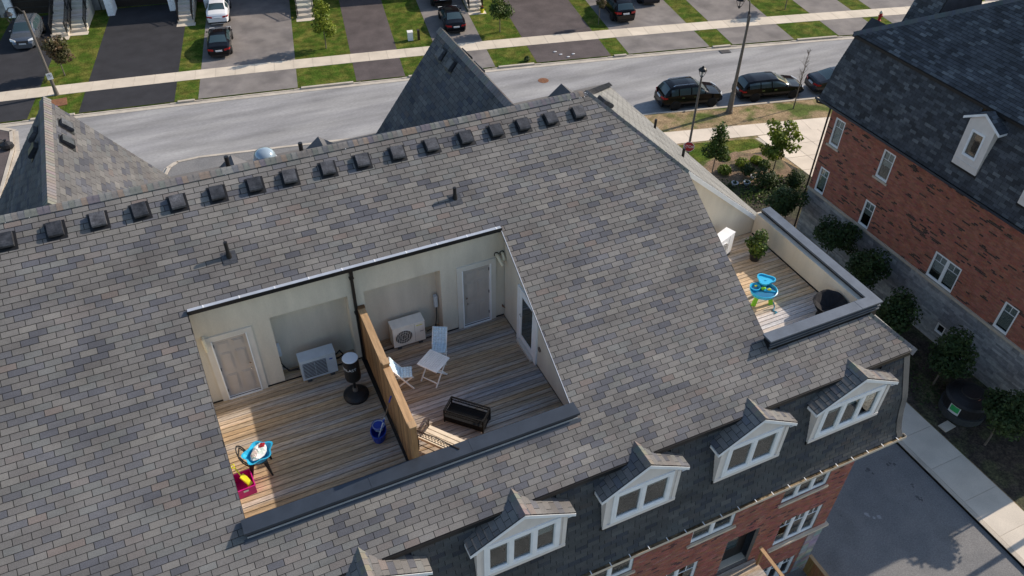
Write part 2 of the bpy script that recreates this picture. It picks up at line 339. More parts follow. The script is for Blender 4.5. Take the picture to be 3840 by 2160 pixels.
def bricks(O, U, V, N, u0, u1, v0, v1, holes, colfn, bw=.215, bh=.068, mj=.011, proud=.008):
    mb = MB(); nr = int((v1-v0)/(bh+mj)); O, U, V, N = map(Vector, (O, U, V, N)); flip = U.cross(V).dot(N) < 0
    for r in range(nr):
        z = v0+r*(bh+mj); x = u0-(bw/2 if r % 2 else 0)
        while x < u1:
            segs = [(max(x, u0), min(x+bw, u1))]
            for h in holes:
                if h[2] < z+bh*.6 and h[3] > z+bh*.4: segs = sub_iv(segs, h[0], h[1])
            for l, rr in segs:
                if rr-l < .03: continue
                c = colfn(l, z); o = len(mb.v); P = lambda a, b, d: tuple(O+U*a+V*b+N*d)
                pr = proud*random.uniform(.6, 1.2)
                mb.v += [P(l, z, 0), P(rr, z, 0), P(rr, z+bh, 0), P(l, z+bh, 0), P(l, z, pr), P(rr, z, pr), P(rr, z+bh, pr), P(l, z+bh, pr)]
                for f in ((4, 5, 6, 7), (0, 1, 5, 4), (1, 2, 6, 5), (2, 3, 7, 6), (3, 0, 4, 7)):
                    mb.f.append(tuple(j+o for j in (f[::-1] if flip else f))); mb.c.append(c)
            x += bw+mj
    return mb

# ------------------------------------------------------------------ townhouse block with the roof terraces
TH = thing('townhouse_block', 'brick townhouse block under a grey shingle roof with three sunken roof terraces', 'building')
Vm = Vector((0, 1, S))/SL_; Nm = Vector((0, -S, 1))/SL_; Om = Vector((0, -B, ZB))
def iv_main(k, v):
    Y = -B+v/SL_; iv = [(XW, HX*(-Y)/B)]
    if YC+.03 < Y < YT: iv = sub_iv(iv, XL, XR)
    if Y2S+.04 < Y < Y2N: iv = sub_iv(iv, X2, 99)
    return iv
mb = MB(); underlay(mb, 67, iv_main, Om, (1, 0, 0), Vm, Nm)
main_roof = mb.build('roof_slope', 'felt', TH)
tabs = shingle_tabs(67, iv_main)
scored = []
for t in tabs:
    if t[2]-t[1] < TAB-.005: continue
    c = Om+Vector((1, 0, 0))*((t[1]+t[2])/2)+Vm*((t[0]+.5)*EXP); u, v, z = to_px(c)
    if 45 < u < 3800 and 20 < v < 2130: scored.append((z, t))
scored.sort(key=lambda q: q[0]); near = {id(q[1]) for q in scored[:290]}
variants = []
for i in range(26):
    m = MB(); emit_tabs(m, [(0, -TAB/2, TAB/2, sepu(pick(PAL), .07))], (0, 0, 0), (1, 0, 0), (0, 1, 0), (0, 0, 1)); variants.append(m.mesh('shingle', 'shingle'))
for z, t in scored[:290]:
    c = Om+Vector((1, 0, 0))*((t[1]+t[2])/2)+Vm*(t[0]*EXP)
    inst('shingle', random.choice(variants), main_roof, Matrix(((1, 0, 0, c.x), (0, Vm.y, Nm.y, c.y), (0, Vm.z, Nm.z, c.z), (0, 0, 0, 1))))
m2 = MB(); emit_tabs(m2, [t for t in tabs if id(t) not in near], Om, (1, 0, 0), Vm, Nm); m2.build('shingle_field', 'shingle', main_roof, kind='stuff')
# east hip face
lh = sqrt(1+HS*HS); Vh = Vector((-1, 0, HS))/lh; Nh = Vector((HS, 0, 1))/lh; Oh = Vector((HX, 0, ZB)); nh = int(HX*lh/EXP)
def iv_hip(k, v):
    X = HX-v/lh; q = B*X/HX; iv = [(-q, q)]
    if X2 < X < XPAR-.02: iv = sub_iv(iv, Y2S, Y2N)
    return iv
PALH = [((.2, .2, .19), 1)]
roof_face('hip_slope', TH, Oh, (0, 1, 0), Vh, Nh, nh, iv_hip, pal=PALH)
# front slope
mb = MB(); SF = .58
mb.slab([(XW, 0, H), (0, 0, H), (HX, B, H-SF*B), (XW, B, H-SF*B)], (0, 0, -.06), (.15, .14, .135)); mb.build('front_slope', 'shingle', TH)
# ridge and hip caps
cap = MB(); L = .145
cap.add([(-L/2, -.15, -.088), (L/2, -.15, -.088), (-L/2, -.15, -.07), (L/2, -.15, -.07), (-L/2, 0, .03), (L/2, 0, .022), (-L/2, .15, -.05), (L/2, .15, -.05), (-L/2, -.05, .012), (L/2, -.05, .004), (-L/2, .05, .016), (L/2, .05, .008)],
        [(0, 1, 3, 2), (2, 3, 9, 8), (8, 9, 5, 4), (4, 5, 11, 10), (10, 11, 7, 6), (0, 2, 8, 4, 10, 6)])
caps = []
for i in range(6): m = MB(); m.v, m.f = cap.v, cap.f; c = sep(pick(PAL), .1); m.c = [c]*len(cap.f); caps.append(m.mesh('cap_shingle', 'shingle'))
rc = MB().box(XW, 0, -.03, .03, H-.04, H).build('ridge_cap', 'felt', TH)
x = -17.6
while x < -.1: inst('cap_shingle', random.choice(caps), rc, loc=(x, 0, H+.018+random.uniform(0, .004))); x += .138
for x0, x1 in ((XW, -17.67),): MB().slab([(x0, -.15, H-.07), (x0, 0, H+.03), (x0, .15, H-.07)], (x1-x0, 0, 0), (.19, .175, .16)).build('cap_run', 'shingle', rc)
sp = MB()
for i in range(120):
    x = random.choice((random.uniform(-17, -12), random.uniform(-17, .2), random.uniform(-3, .2))); yv = random.uniform(-.16, .0); r_ = random.uniform(.006, .017); zz = H+.034-abs(yv)*.62+.004
    sp.add([(x+r_*cos(t), yv+r_*sin(t), zz-.6*r_*sin(t)*-1) for t in (0, 1.05, 2.1, 3.14, 4.2, 5.25)], [(0, 1, 2, 3, 4, 5)])
sp.build('lichen_speck', 'plate', rc, kind='stuff')
def capline(name, a, b, w=.17, up=.02, col=(.19, .178, .165), parent=TH, n=None):
    a, b = Vector(a), Vector(b); d = (b-a); Ln = d.length; d.normalize(); s_ = d.cross(Vector((0, 0, 1))).normalized(); u = s_.cross(d)
    mbq = MB(); n = n or int(Ln/.145)
    for i in range(n):
        p, q = a+d*(Ln*i/n), a+d*(Ln*(i+1)/n+.0); c = sep(col, .07); e = .012
        mbq.add([p-s_*w-u*w*.62+u*e, p+u*up+u*e, p+s_*w-u*w*.62+u*e, q-s_*w-u*w*.62, q+u*up, q+s_*w-u*w*.62], [(0, 1, 4, 3), (1, 2, 5, 4), (0, 2, 1)], c)
    return mbq.build(name, 'shingle', parent, kind='stuff')
hipz = lambda X: (X, -B*X/HX, H-HS*X)
capline('hip_cap', hipz(0), hipz(X2+.02), up=.05); capline('hip_cap', hipz(5.62), hipz(HX+.03), up=.05)
capline('hip_cap', (0, 0, H), (HX, B, H-SF*B), up=.02)
# break line fascia, mansard below
mb = MB(); mb.box(XW, HX-.02, -B-.03, -B+.02, ZB-.16, ZB-.02); mb.box(HX-.02, HX+.03, -B-.03, B, ZB-.16, ZB-.02); mb.build('drip_edge', 'black', TH)
PROF = [(-.10, ZB-.06), (.27, 10.35), (.335, 9.72), (.40, 9.25), (.47, 8.88), (.56, 8.6)]
DORM = [(-10.18, 1.45, 3, .98), (-6.36, 1.42, 3, .97), (-2.88, 1.32, 2, .84), (.68, 1.32, 2, .84), (4.2, 1.52, 3, 1.06)]
def mansard(parent, base, along, out, a0f, a1f, pal, mat, nm='mansard', holes=()):
    """steep lower roof with a bell-cast foot; base + along*a + out*o"""
    base, along, out = Vector(base), Vector(along), Vector(out); root = None
    for (o0, z0), (o1, z1) in zip(PROF[1:], PROF):
        Vv = out*(o1-o0)+Vector((0, 0, z1-z0)); ln = Vv.length; Vv = Vv/ln
        N = Vector((0, 0, 1))*(-(o1-o0))/ln*1.0; N = (out*(z1-z0)-Vector((0, 0, 1))*(o1-o0)).normalized()
        O = base+out*o0+Vector((0, 0, z0)); nc = max(1, round(ln/EXP)); e = ln/nc
        def iv(k, v, o0=o0, o1=o1, ln=ln, z0=z0, z1=z1):
            o = o0+(o1-o0)*v/ln; z = z0+(z1-z0)*v/ln; r = [(a0f(o), a1f(o))]
            for c, hw in holes:
                if z > 10.12: r = sub_iv(r, c-hw, c+hw)
            return r
        if root is None: root = MB(); first = True
        underlay(root, nc, iv, O, along, Vv, N, e, .03)
        if first: tb = MB(); first = False
        emit_tabs(tb, shingle_tabs(nc, iv, e, pal=pal), O, along, Vv, N, e)
    r = root.build(nm, 'felt', parent); tb.build('shingle', mat, r, kind='stuff'); return r
mansard(TH, (0, -B, 0), (1, 0, 0), (0, -1, 0), lambda o: XW, lambda o: HX+o, PAL_SHADE, 'shingle', holes=[(c, hw-.34) for c, hw, n, ww in DORM])
mb = MB()
for (o0, z0), (o1, z1) in zip(PROF, PROF[1:]):
    mb.quad((HX+o1, -B-o1, z1), (HX+o1, B+o1, z1), (HX+o0, B+o0, z0), (HX+o0, -B-o0, z0), col=(.15, .14, .135))
mb.build('mansard_side', 'shingle', TH)
mb = MB()
for (o0, z0), (o1, z1) in zip(PROF, PROF[1:]):          # corner cap of the mansard
    a, b = Vector((HX+o0, -B-o0, z0)), Vector((HX+o1, -B-o1, z1)); g = .03
    for w0, w1, q in ((-.2, 0, 0), (0, .2, 1)):
        if q == 0: mb.quad(b+Vector((-.2, -g, 0)), b+Vector((g, -g, 0)), a+Vector((g, -g, 0)), a+Vector((-.2, -g, 0)), col=(.14, .135, .13))
        else: mb.quad(b+Vector((g, -g, 0)), b+Vector((g, .2, 0)), a+Vector((g, .2, 0)), a+Vector((g, -g, 0)), col=(.14, .135, .13))
mb.build('mansard_corner_cap', 'shingle', TH)
# eave gutter with debris and straps
yg = -B-.545
mb = MB(); mb.box(XW, HX+.68, yg-.123, yg-.115, 8.5, 8.62); mb.box(XW, HX+.68, yg-.115, yg+.02, 8.5, 8.515); mb.box(XW, HX+.68, yg+.02, yg+.03, 8.5, 8.6)
mb.box(HX+.67, HX+.68, yg-.115, yg+.02, 8.515, 8.62)
eg = mb.build('eave_gutter', 'sill', TH)
MB().box(XW, HX+.67, yg-.114, yg+.019, 8.516, 8.55).build('debris', 'gutterin', eg)
x = HX+.3
while x > -9: MB().box(x, x+.026, yg-.13, yg+.05, 8.622, 8.632).build('strap', 'white', eg); x -= .62
mb = MB(); mb.box(XW, HX+.54, -B-.54, -B+.1, 8.44, 8.5); mb.box(HX-.1, HX+.55, -B+.1, B+.54, 8.44, 8.5); mb.build('soffit', 'stuccotrim', TH)

def dormer(parent, xc, hw, ns, ww, nm='dormer'):
    yf, zr, ze, zbot = -9.35, 12.47, 11.66, 10.2; wl = hw-.2
    d = MB().holed((xc, yf+.07, 0), (1, 0, 0), (0, 0, 1), (0, -1, 0), -wl, wl, zbot, ze-.02, [(-ww, ww, 10.36, 11.56)], .09)
    d.slab([(xc-wl, yf+.07, ze-.02), (xc+wl, yf+.07, ze-.02), (xc, yf+.07, zr-.14)], (0, .09, 0))
    for sx in (-1, 1):
        x0 = xc+sx*wl; a, b = min(x0, x0-sx*.06), max(x0, x0-sx*.06); d.box(a, b, yf+.16, -8.7, zbot, ze)
    root = d.build(nm, 'dormer', parent)
    t = MB()
    for sx in (-1, 1):
        a, b = sorted((xc+sx*(wl+.012), xc+sx*(wl-.1))); t.box(a, b, yf+.045, yf+.068, zbot+.1, ze-.1)
    t.box(xc-wl-.014, xc+wl+.014, yf+.03, yf+.068, zbot-.02, zbot+.1); t.build('corner_trim', 'dormer', root)
    MB().box(xc-wl-.03, xc+wl+.03, yf+.06, -8.95, zbot-.12, zbot-.022).build('base_flashing', 'black', root)
    sl_ = (zr-ze)/hw; ls = sqrt(1+sl_*sl_); L = hw*ls; nc = 9; e = L/nc
    for sx in (-1, 1):
        O = Vector((xc+sx*hw, 0, ze)); V = Vector((-sx, 0, sl_))/ls; N = Vector((sx*sl_, 0, 1))/ls
        def iv(k, v):
            z = ze+v/ls*sl_; yb = -B+(z-ZB)/S if z > ZB-.05 else -B+.12
            return [(yf-.02, max(yb+.04, -B+.14))]
        roof_face('dormer_roof', root, O, (0, 1, 0), V, N, nc, iv, e=e) if False else None
        mbu = MB(); underlay(mbu, nc, iv, O, (0, 1, 0), V, N, e, .04); mbu.build('roof_board', 'felt', root)
        mbt = MB(); emit_tabs(mbt, shingle_tabs(nc, iv, e), O, (0, 1, 0), V, N, e); mbt.build('shingle', 'shingle', root, kind='stuff')
        f = MB(); f.slab([(xc+sx*hw, yf-.03, ze-.03), (xc, yf-.03, zr-.035), (xc, yf-.03, zr-.16), (xc+sx*hw, yf-.03, ze-.14)], (0, .03, 0)); f.build('rake_board', 'fascia', root)
        a, b = sorted((xc+sx*hw, xc+sx*(hw-.03))); MB().box(a, b, yf, -9.0, ze-.14, ze-.04).build('eave_board', 'fascia', root)
        MB().box(*sorted((xc+sx*(hw-.03), xc+sx*wl)), yf, -8.9, ze-.14, ze-.12).build('soffit', 'fascia', root)
    c = MB()
    yy = yf-.02
    while yy < -8.62:
        c.add([(xc-.13, yy, zr-.06), (xc+.13, yy, zr-.06), (xc, yy, zr+.035), (xc-.13, yy+.17, zr-.068), (xc+.13, yy+.17, zr-.068), (xc, yy+.17, zr+.025)], [(2, 5, 3, 0), (1, 4, 5, 2), (0, 1, 2)], sep((.19, .178, .16), .1)); yy += .16
    c.build('ridge_cap', 'shingle', root)
    window(root, (xc-ww, yf+.07, 10.36), (1, 0, 0), (0, 0, 1), (0, -1, 0), 2*ww, 1.2, ns, fr=.07, blind=.3 if ns == 2 else .36, nested=False, deep=-.02)
    tr = MB()
    for u0, u1, v0, v1 in ((-ww-.07, ww+.07, 11.56, 11.63), (-ww-.07, ww+.07, 10.29, 10.36), (-ww-.07, -ww, 10.36, 11.56), (ww, ww+.07, 10.36, 11.56)): tr.fbox((xc, yf+.07, 0), (1, 0, 0), (0, 0, 1), (0, -1, 0), u0, u1, v0, v1, 0, .035)
    tr.build('casing', 'white', root)
    return root
for q in DORM: dormer(TH, *q)
# street-side gables
XG = (-14.66, -2.41); GS = 1.3; GE = 5.9; gl = sqrt(1+GS*GS)
def plane_hit(c, x, y, P0, N):
    d = ray(c, x, y); P0, N = np.array(P0, float), np.array(N, float); return CAM+((P0-CAM)@N)/(d@N)*d
vent_m = MB()
vent_m.add([(sx*.21, yv, zn) for sx in (-1, 1) for yv, zn in ((-.2, .0), (-.26, .085), (-.235, .15), (-.17, .175), (.22, .135), (.22, .0))],
           [(0, 1, 2, 3, 4, 5)[::-1], (6, 7, 8, 9, 10, 11), (0, 6, 7, 1)[::-1], (1, 7, 8, 2)[::-1], (2, 8, 9, 3)[::-1], (3, 9, 10, 4)[::-1], (4, 10, 11, 5)[::-1]])
vent_ms = [vent_m.mesh('roof_vent', pm('vent_plastic_%d' % i, (.04+.012*i, .042+.012*i, .048+.013*i), .38+.05*i, .5, 5., fine=.3, fs=25)) for i in range(4)]; fl_me = MB().box(-.29, .29, -.34, .27, .006, .012).mesh('vent_flange', 'black')
grille_me = MB().box(-.19, .19, -.235, -.2, .012, .06).mesh('vent_grille', 'black')
def roof_vent(P, U, V, N, sc_=1.):
    U, V, N = Vector(U), Vector(V), Vector(N); P = Vector(P)+N*.012
    an_ = random.uniform(-.05, .05); U, V = U*cos(an_)+V*sin(an_), V*cos(an_)-U*sin(an_)
    o = inst('roof_vent', random.choice(vent_ms), TH, Matrix(((U.x*sc_, V.x*sc_, N.x*sc_, P.x), (U.y*sc_, V.y*sc_, N.y*sc_, P.y), (U.z*sc_, V.z*sc_, N.z*sc_, P.z), (0, 0, 0, 1))))
    inst('vent_flange', fl_me, o); return o
for x in (-16.75, -15.69, -14.63, -13.68, -12.73, -11.85, -10.89, -9.95, -9.06, -8.05, -7.11, -6.13, -5.15, -4.13, -3.21, -2.36, -1.47, -.55):
    roof_vent((x, -.53, H-S*.53), (1, 0, 0), Vm, Nm, .79)
for gi, xg in enumerate(XG):
    g = MB().box(xg-.04, xg+.04, .05, GE, H-.1, H-.02).build('street_gable', 'felt', TH)
    for sx in (-1, 1):
        wd = 3.6; nc = int(wd*gl/EXP); O = Vector((xg+sx*wd, 0, H-GS*wd)); V = Vector((-sx, 0, GS))/gl; N = Vector((sx*GS, 0, 1))/gl; e = wd*gl/nc
        mbu = MB(); iv = lambda k, v: [(.03, GE)]; underlay(mbu, nc, iv, O, (0, 1, 0), V, N, e); mbu.build('roof_board', 'felt', g)
        mbt = MB(); emit_tabs(mbt, shingle_tabs(nc, iv, e, pal=PALG), O, (0, 1, 0), V, N, e); mbt.build('shingle', 'shingle', g, kind='stuff')
        pxs = {(0, 1): (('A', 490, 955), ('A', 498, 1080)), (0, -1): (('A', 268, 1020), ('A', 270, 1140)), (1, -1): (('B', 760, 410), ('B', 835, 495)), (1, 1): ()}[(gi, sx)]
        pts = [plane_hit(*q, (xg, 0, H), N) for q in pxs]
        if gi == 1 and sx == 1: pts = [(xg+.35, 4.6, H-GS*.35), (xg+.35, 3.55, H-GS*.35)]
        for P in pts: roof_vent(P, Vector((0, 1, 0))*(1 if sx > 0 else -1), V, N, .8)
    MB().slab([(xg-3.55, GE-.03, H-GS*3.55-.06), (xg+3.55, GE-.03, H-GS*3.55-.06), (xg, GE-.03, H-.08)], (0, -.12, 0)).build('gable_wall', 'stucco', g)
    capline('ridge_cap', (xg, .1, H+.02), (xg, GE+.02, H+.02), w=.16, up=.05, parent=g)
# tops of the street-side dormers, dome skylight, pipes
for x, y, z in ((-7.23, 5., 15.08), (-10.08, 5., 15.07), (1.89, 5., 15.15)):
    m = MB(); m.slab([(x-.75, y, z-.6), (x+.75, y, z-.6), (x, y, z)], (0, -1.2, 0), (.13, .13, .135)); m.build('front_dormer_roof', 'shingle', TH)
m = MB(); m.lathe([(.3, -.25), (.3, 0), (.29, .08), (.24, .17), (.15, .23), (.05, .255), (.001, .26)], (-9.4, 1.2, 17.0), 20); sk = m.build('dome_skylight', pm('skylight_acrylic', (.32, .4, .46), .08, .1, spec=.9, metal=.25), TH, smooth=True)
MB().lathe([(.33, -.3), (.33, -.05), (.31, -.02)], (-9.4, 1.2, 17.), 20).build('skylight_ring', 'gutter', sk)
for x, z in ((-8.42, 17.32), (-10.4, 17.38)): MB().cyl((x, 1., 16.7), (x, 1., z), .06, 12).build('vent_pipe', 'black', TH)
for q, t in ((('D', 1730, 490), .46), (('E', 858, 50), .36)):
    P = psl(*q); m = MB(); m.cyl(P-np.array([0, 0, .05]), P+np.array([0, 0, t]), .048, 14); m.cyl(P-np.array([0, 0, .05]), P+np.array([0, 0, .14]), .075, 14, .055); vp = m.build('vent_pipe', 'black', TH)
    MB().fbox(P, (1, 0, 0), Vm, Nm, -.17, .17, -.2, .14, .012, .02).build('pipe_flashing', 'ventbox', vp)
for q, z in ((('C', 0, 1185), .35), (('B', 2365, 970), .4)):
    P = plane_hit(*q, (0, 0, H), Nh)
    if P[0] < HX: MB().cyl(P-np.array([0, 0, .2]), P+np.array([0, 0, z]), .05, 12).build('vent_pipe', 'black', TH)
hv = plane_hit('B', 1955, 775, (0, 0, H), Nh)
roof_vent((.55, -.15, H-HS*.55), (0, 1, 0), Vh, Nh, .9)
# ---- terrace enclosure walls
dT = MB(); WZ = 15.78
holesT = [(-12.06, -11.17, D-.01, 14.6), (-5.28, -4.39, D-.01, 14.6), (-10.54, -8.5, D-.06, 14.83), (-8.06, -5.9, D-.06, 14.83)]
dT.holed((0, -2.85, 0), (1, 0, 0), (0, 0, 1), (0, -1, 0), XL-.45, -3.9, D-.06, WZ-.12, holesT, .45)
dT.box(-10.54, -8.5, -2.4, -2.33, D-.06, 14.83); dT.box(-8.06, -5.9, -2.4, -2.33, D-.06, 14.83)
dT.slab([(-3.97, -2.9, D-.06), (-3.97, -7.5, D-.06), (-3.97, -7.5, H-S*7.5-.03), (-3.97, -2.9, H-S*2.9-.06)], (.12, 0, 0))
dT.slab([(XL-.45, -2.85, D-.06), (XL-.45, -7.5, D-.06), (XL-.45, -7.5, H-S*7.5-.06), (XL-.45, -2.85, H-S*2.85-.07)], (-.1, 0, 0))
wallT = dT.build('terrace_wall', 'stucco', TH)
m = MB(); m.box(XL-.4, -3.97, -2.862, -2.855, D+.0, D+.05); m.box(-3.98, -3.975, -7.4, -2.86, D, D+.03); m.build('base_flashing', 'black', wallT)
for xe, sg in ((XR, 1),):                       # drip edges along the cuts
    a = Vector((xe, YT, H+S*YT)); b = Vector((xe, YC+.3, H+S*(YC+.3))); MB().bar(a+Nm*.012, b+Nm*.012, .018, .03, up=Nm).build('rake_edge', 'gutter', TH)
# ---- gutter above the terraces
m = MB(); m.slab([(XL, -2.955, 15.89), (XL, -3.055, 15.89), (XL, -3.055, 15.875), (XL, -2.955, 15.81)], (XR-XL, 0, 0)); gt = m.build('terrace_gutter', 'gutter', TH)
MB().box(XL-.02, XR+.02, -3.065, -3.052, 15.775, 15.885).build('gutter_face', 'black', gt)
MB().box(XL, XR, -3.05, -2.86, 15.76, 15.775).build('gutter_bottom', 'black', gt)
for i in range(10):
    x = XL+.35+i*(XR-XL-.5)/9.; MB().box(x, x+.025, -3.06, -2.96, 15.886, 15.898).build('bracket', 'white', gt)
m = MB(); m.bar((-8.33, -2.93, 15.75), (-8.33, -2.93, 15.55), .1, .09); m.bar((-8.33, -2.9, 15.55), (-8.33, -2.9, D), .085, .075); m.box(-8.39, -8.27, -2.95, -2.85, 15.42, 15.47); m.box(-8.39, -8.27, -2.95, -2.85, 14.2, 14.25); m.build('downspout', 'black', TH)
# ---- six panel doors
def panel_door(x0, x1, hinge, nm='door'):
    z0, z1 = D+.03, 14.56; O = (x0+.03, -2.85, z0); U, V, N = (1, 0, 0), (0, 0, 1), (0, -1, 0); w, h = x1-x0-.06, z1-z0
    d = MB().fbox(O, U, V, N, 0, w, 0, h, -.09, -.05).build(nm, 'doorp', TH)
    for u0, u1 in ((.12, .44), (.56, .88)):
        for v0, v1 in ((.08, .38), (.46, .76), (.83, .94)):
            m = MB(); m.fbox(O, U, V, N, u0*w, u1*w, v0*h, v1*h, -.05, -.036); m.fbox(O, U, V, N, u0*w+.035, u1*w-.035, v0*h+.035, v1*h-.035, -.036, -.022); m.build('door_panel', 'doorp', d)
    ku = w-.08 if hinge == 'L' else .08
    P = Vector((x0+.03+ku, -2.9, z0+.95)); m = MB(); m.cyl(P, P+Vector((0, -.05, 0)), .014); m.lathe([(.001, -.03), (.025, -.02), (.032, 0), (.025, .02), (.001, .03)], P+Vector((0, -.065, 0)), 12); m.build('knob', 'chrome', d)
    MB().cyl(P+Vector((0, 0, .17)), P+Vector((0, -.03, .17)), .03, 12).build('deadbolt', 'chrome', d)
    hu = .0 if hinge == 'L' else w
    for zz in (.2, 1.0, 1.85): MB().fbox(O, U, V, N, hu-.02, hu+.02, zz, zz+.1, -.05, -.03).build('hinge', 'acdark', d)
    m = MB(); m.fbox((0, -2.85, 0), U, V, N, x0, x0+.03, D, 14.6, -.1, .055); m.fbox((0, -2.85, 0), U, V, N, x1-.03, x1, D, 14.6, -.1, .055); m.fbox((0, -2.85, 0), U, V, N, x0+.03, x1-.03, 14.56, 14.6, -.1, .0); m.build('jamb', 'white', d)
    m = MB(); m.fbox((0, -2.85, 0), U, V, N, x0-.15, x0, D, 14.75, 0, .035); m.fbox((0, -2.85, 0), U, V, N, x1, x1+.15, D, 14.75, 0, .035); m.fbox((0, -2.85, 0), U, V, N, x0, x1, 14.6, 14.75, 0, .035); m.build('casing', 'stuccotrim', d)
    MB().fbox((0, -2.85, 0), U, V, N, x0, x1, D+.001, D+.03, -.1, .06).build('threshold', 'fascia', d)
panel_door(-12.06, -11.17, 'L'); panel_door(-5.28, -4.39, 'R')
# glazed door in the side wall
y0, y1 = -4.95, -4.02
d = MB().box(-4.0, -3.972, y0, y1, D+.12, 14.36).build('side_door', 'white', TH)
m = MB(); m.box(-4.02, -3.965, y1, y1+.16, D, 14.46); m.box(-4.02, -3.965, y0-.16, y0, D, 14.46); m.box(-4.02, -3.965, y0, y1, 14.36, 14.46); m.build('casing', 'white', d)
MB().box(-4.006, -4.001, y0+.14, y1-.14, D+.35, 14.22).build('pane', pm('door_glass', (.03, .045, .05), .05, 0, spec=.8), d)
m = MB()
for a, b, c, e in ((y0+.12, y1-.12, D+.32, D+.35), (y0+.12, y1-.12, 14.22, 14.25), (y0+.12, y0+.14, D+.35, 14.22), (y1-.14, y1-.12, D+.35, 14.22)): m.box(-4.015, -4.0, a, b, c, e)
m.build('glazing_bead', 'white', d)
MB().box(-4.1, -3.972, y0, y1, D+.01, D+.1).build('threshold', 'stuccotrim', d)
m = MB(); P = Vector((-4.0, y1-.07, D+1.1)); m.cyl(P, P+Vector((-.05, 0, 0)), .02); m.cyl(P+Vector((-.05, 0, 0)), P+Vector((-.05, -.1, 0)), .012); m.build('handle', 'chrome', d)
# wall fittings
for a, b in (((-4.22, -2.85, 14.86), (-4.14, -3.14, 14.62)), ((-4.05, -2.85, 14.86), (-4.04, -3.02, 14.7))):
    m = MB(); m.cyl(a, Vector(a)+Vector((0, -.1, 0)), .045, 12); m.cyl(Vector(a)+Vector((0, -.08, .0)), b, .045, 12); o = m.build('exhaust_pipe', 'ivory', TH)
    MB().cyl(Vector(a)+Vector((0, -.004, 0)), Vector(a)+Vector((0, -.02, 0)), .07, 14).build('collar', 'black', o)
m = MB(); m.cyl((-12.2, -2.86, 14.8), (-12.2, -2.98, 14.8), .045, 12); m.cyl((-12.2, -2.96, 14.82), (-12.18, -3.02, 14.45), .045, 12); m.build('exhaust_pipe', 'ivory', TH)
m = MB(); m.cyl((-4.02, -2.85, D+.42), (-4.02, -2.95, D+.42), .02); m.cyl((-4.06, -2.95, D+.46), (-3.98, -2.95, D+.38), .015); m.build('hose_tap', 'rust', TH)
MB().cyl((-3.975, -5.25, D+.75), (-4.0, -5.25, D+.75), .08, 16).build('round_vent', 'pole', TH)
for x, nm in ((-10.5, 0), (-5.96, 1)):
    m = MB(); m.box(x-.05, x+.05, -2.62, -2.5, D+.75, D+1.15) if nm == 0 else m.box(x-.08, x+.02, -2.6, -2.48, D+.85, D+1.25); o = m.build('disconnect_box', 'acg', TH)
    MB().tube([(x-.02, -2.55, D+.85), (x-.02, -2.52, D+.4), (x-.1 if nm else x+.12, -2.6, D+.1), (x-.4 if nm else x+.5, -2.7, D+.12)], .015, 6).build('conduit', 'blackplastic', o)
# ---- terrace curbs
seg = [-12.41, -9.51, -6.985, -4.06]
m = MB().box(-12.37, -4.1, -7.69, -7.4, 12.3, 13.2); cb = m.build('terrace_curb', 'black', TH)
for a, b in zip(seg, seg[1:]): MB().slab([(a+.003, -7.735, 13.18), (a+.003, -7.735, 13.262), (a+.003, -7.36, 13.285), (a+.003, -7.36, 13.2)], (b-a-.006, 0, 0)).build('cap_flashing', 'slate', cb)
MB().fbox((0, -7.695, H-S*7.695), (1, 0, 0), Vm, Nm, -12.45, -4.02, -.09, .0, .015, .022).build('apron_flashing', 'slate', cb)
MB().box(-12.37, -4.1, -7.705, -7.69, 13.03, 13.075).build('drip_strip', 'gutter', cb)
m = MB(); m.box(1.92, XPAR-.03, -7.72, -7.46, 12.3, 13.3); m.box(XPAR-.29, XPAR-.03, -7.46, -2.62, 12.2, 13.3); pb = m.build('terrace_parapet', 'black', TH)
ZP = 13.385
MB().slab([(1.87, -7.77, ZP-.06), (XPAR-.34-.42, -7.77, ZP-.06), (XPAR-.34-.42, -7.42, ZP-.06), (1.87, -7.42, ZP-.06)], (0, 0, .06)).build('cap_flashing', 'greyflash', pb)
MB().slab([(XPAR-.755, -7.77, ZP-.055), (XPAR+.02, -7.77, ZP-.055), (XPAR-.32, -7.42, ZP-.055), (XPAR-.755, -7.42, ZP-.055)], (0, 0, .06)).build('cap_flashing', 'greyflash', pb)
MB().slab([(XPAR+.025, -7.765, ZP-.06), (XPAR+.025, -2.6, ZP-.06), (XPAR-.32, -2.6, ZP-.06), (XPAR-.32, -7.41, ZP-.06)], (0, 0, .06)).build('cap_flashing', 'greyflash', pb)
m = MB(); m.box(1.9, XPAR, -7.76, -7.72, 13.2, 13.24); m.box(1.9, XPAR, -7.75, -7.72, 13.08, 13.12); m.box(XPAR-.03, XPAR+.0, -7.72, -2.6, 13.2, 13.24); m.build('drip_strip', 'greyflash', pb)
m = MB(); m.box(XPAR-.46, XPAR-.29, -7.4, -2.55, DE, 13.24); m.box(2.05, XPAR-.46, -7.46, -7.4, DE, 13.24)
m.slab([(2.0, Y2N, DE), (XPAR-.05, Y2N, DE), (XPAR-.05, Y2N, H-HS*(XPAR-.05)-.08), (2.0, Y2N, H-HS*2.-.08)], (0, .12, 0))
m.slab([(2.06, Y2N, DE), (2.06, -7.4, DE), (2.06, -7.4, H-S*7.4-.05), (2.06, Y2N-.3, H-S*(-Y2N+.3)-.05)], (-.1, 0, 0)); m.build('terrace_wall', 'stucco', TH)
m = MB(); m.slab([(1.95, Y2N-.05, H-HS*1.95-.005), (XPAR+.12, Y2N-.05, H-HS*(XPAR+.12)-.005), (XPAR+.12, Y2N-.05, H-HS*(XPAR+.12)-.19), (1.95, Y2N-.05, H-HS*1.95-.19)], (0, .045, 0)); m.build('rake_board', 'fascia', TH)
m = MB(); m.box(XPAR-.48, XPAR-.465, -7.4, -2.6, DE, DE+.05); m.build('base_flashing', 'black', TH)
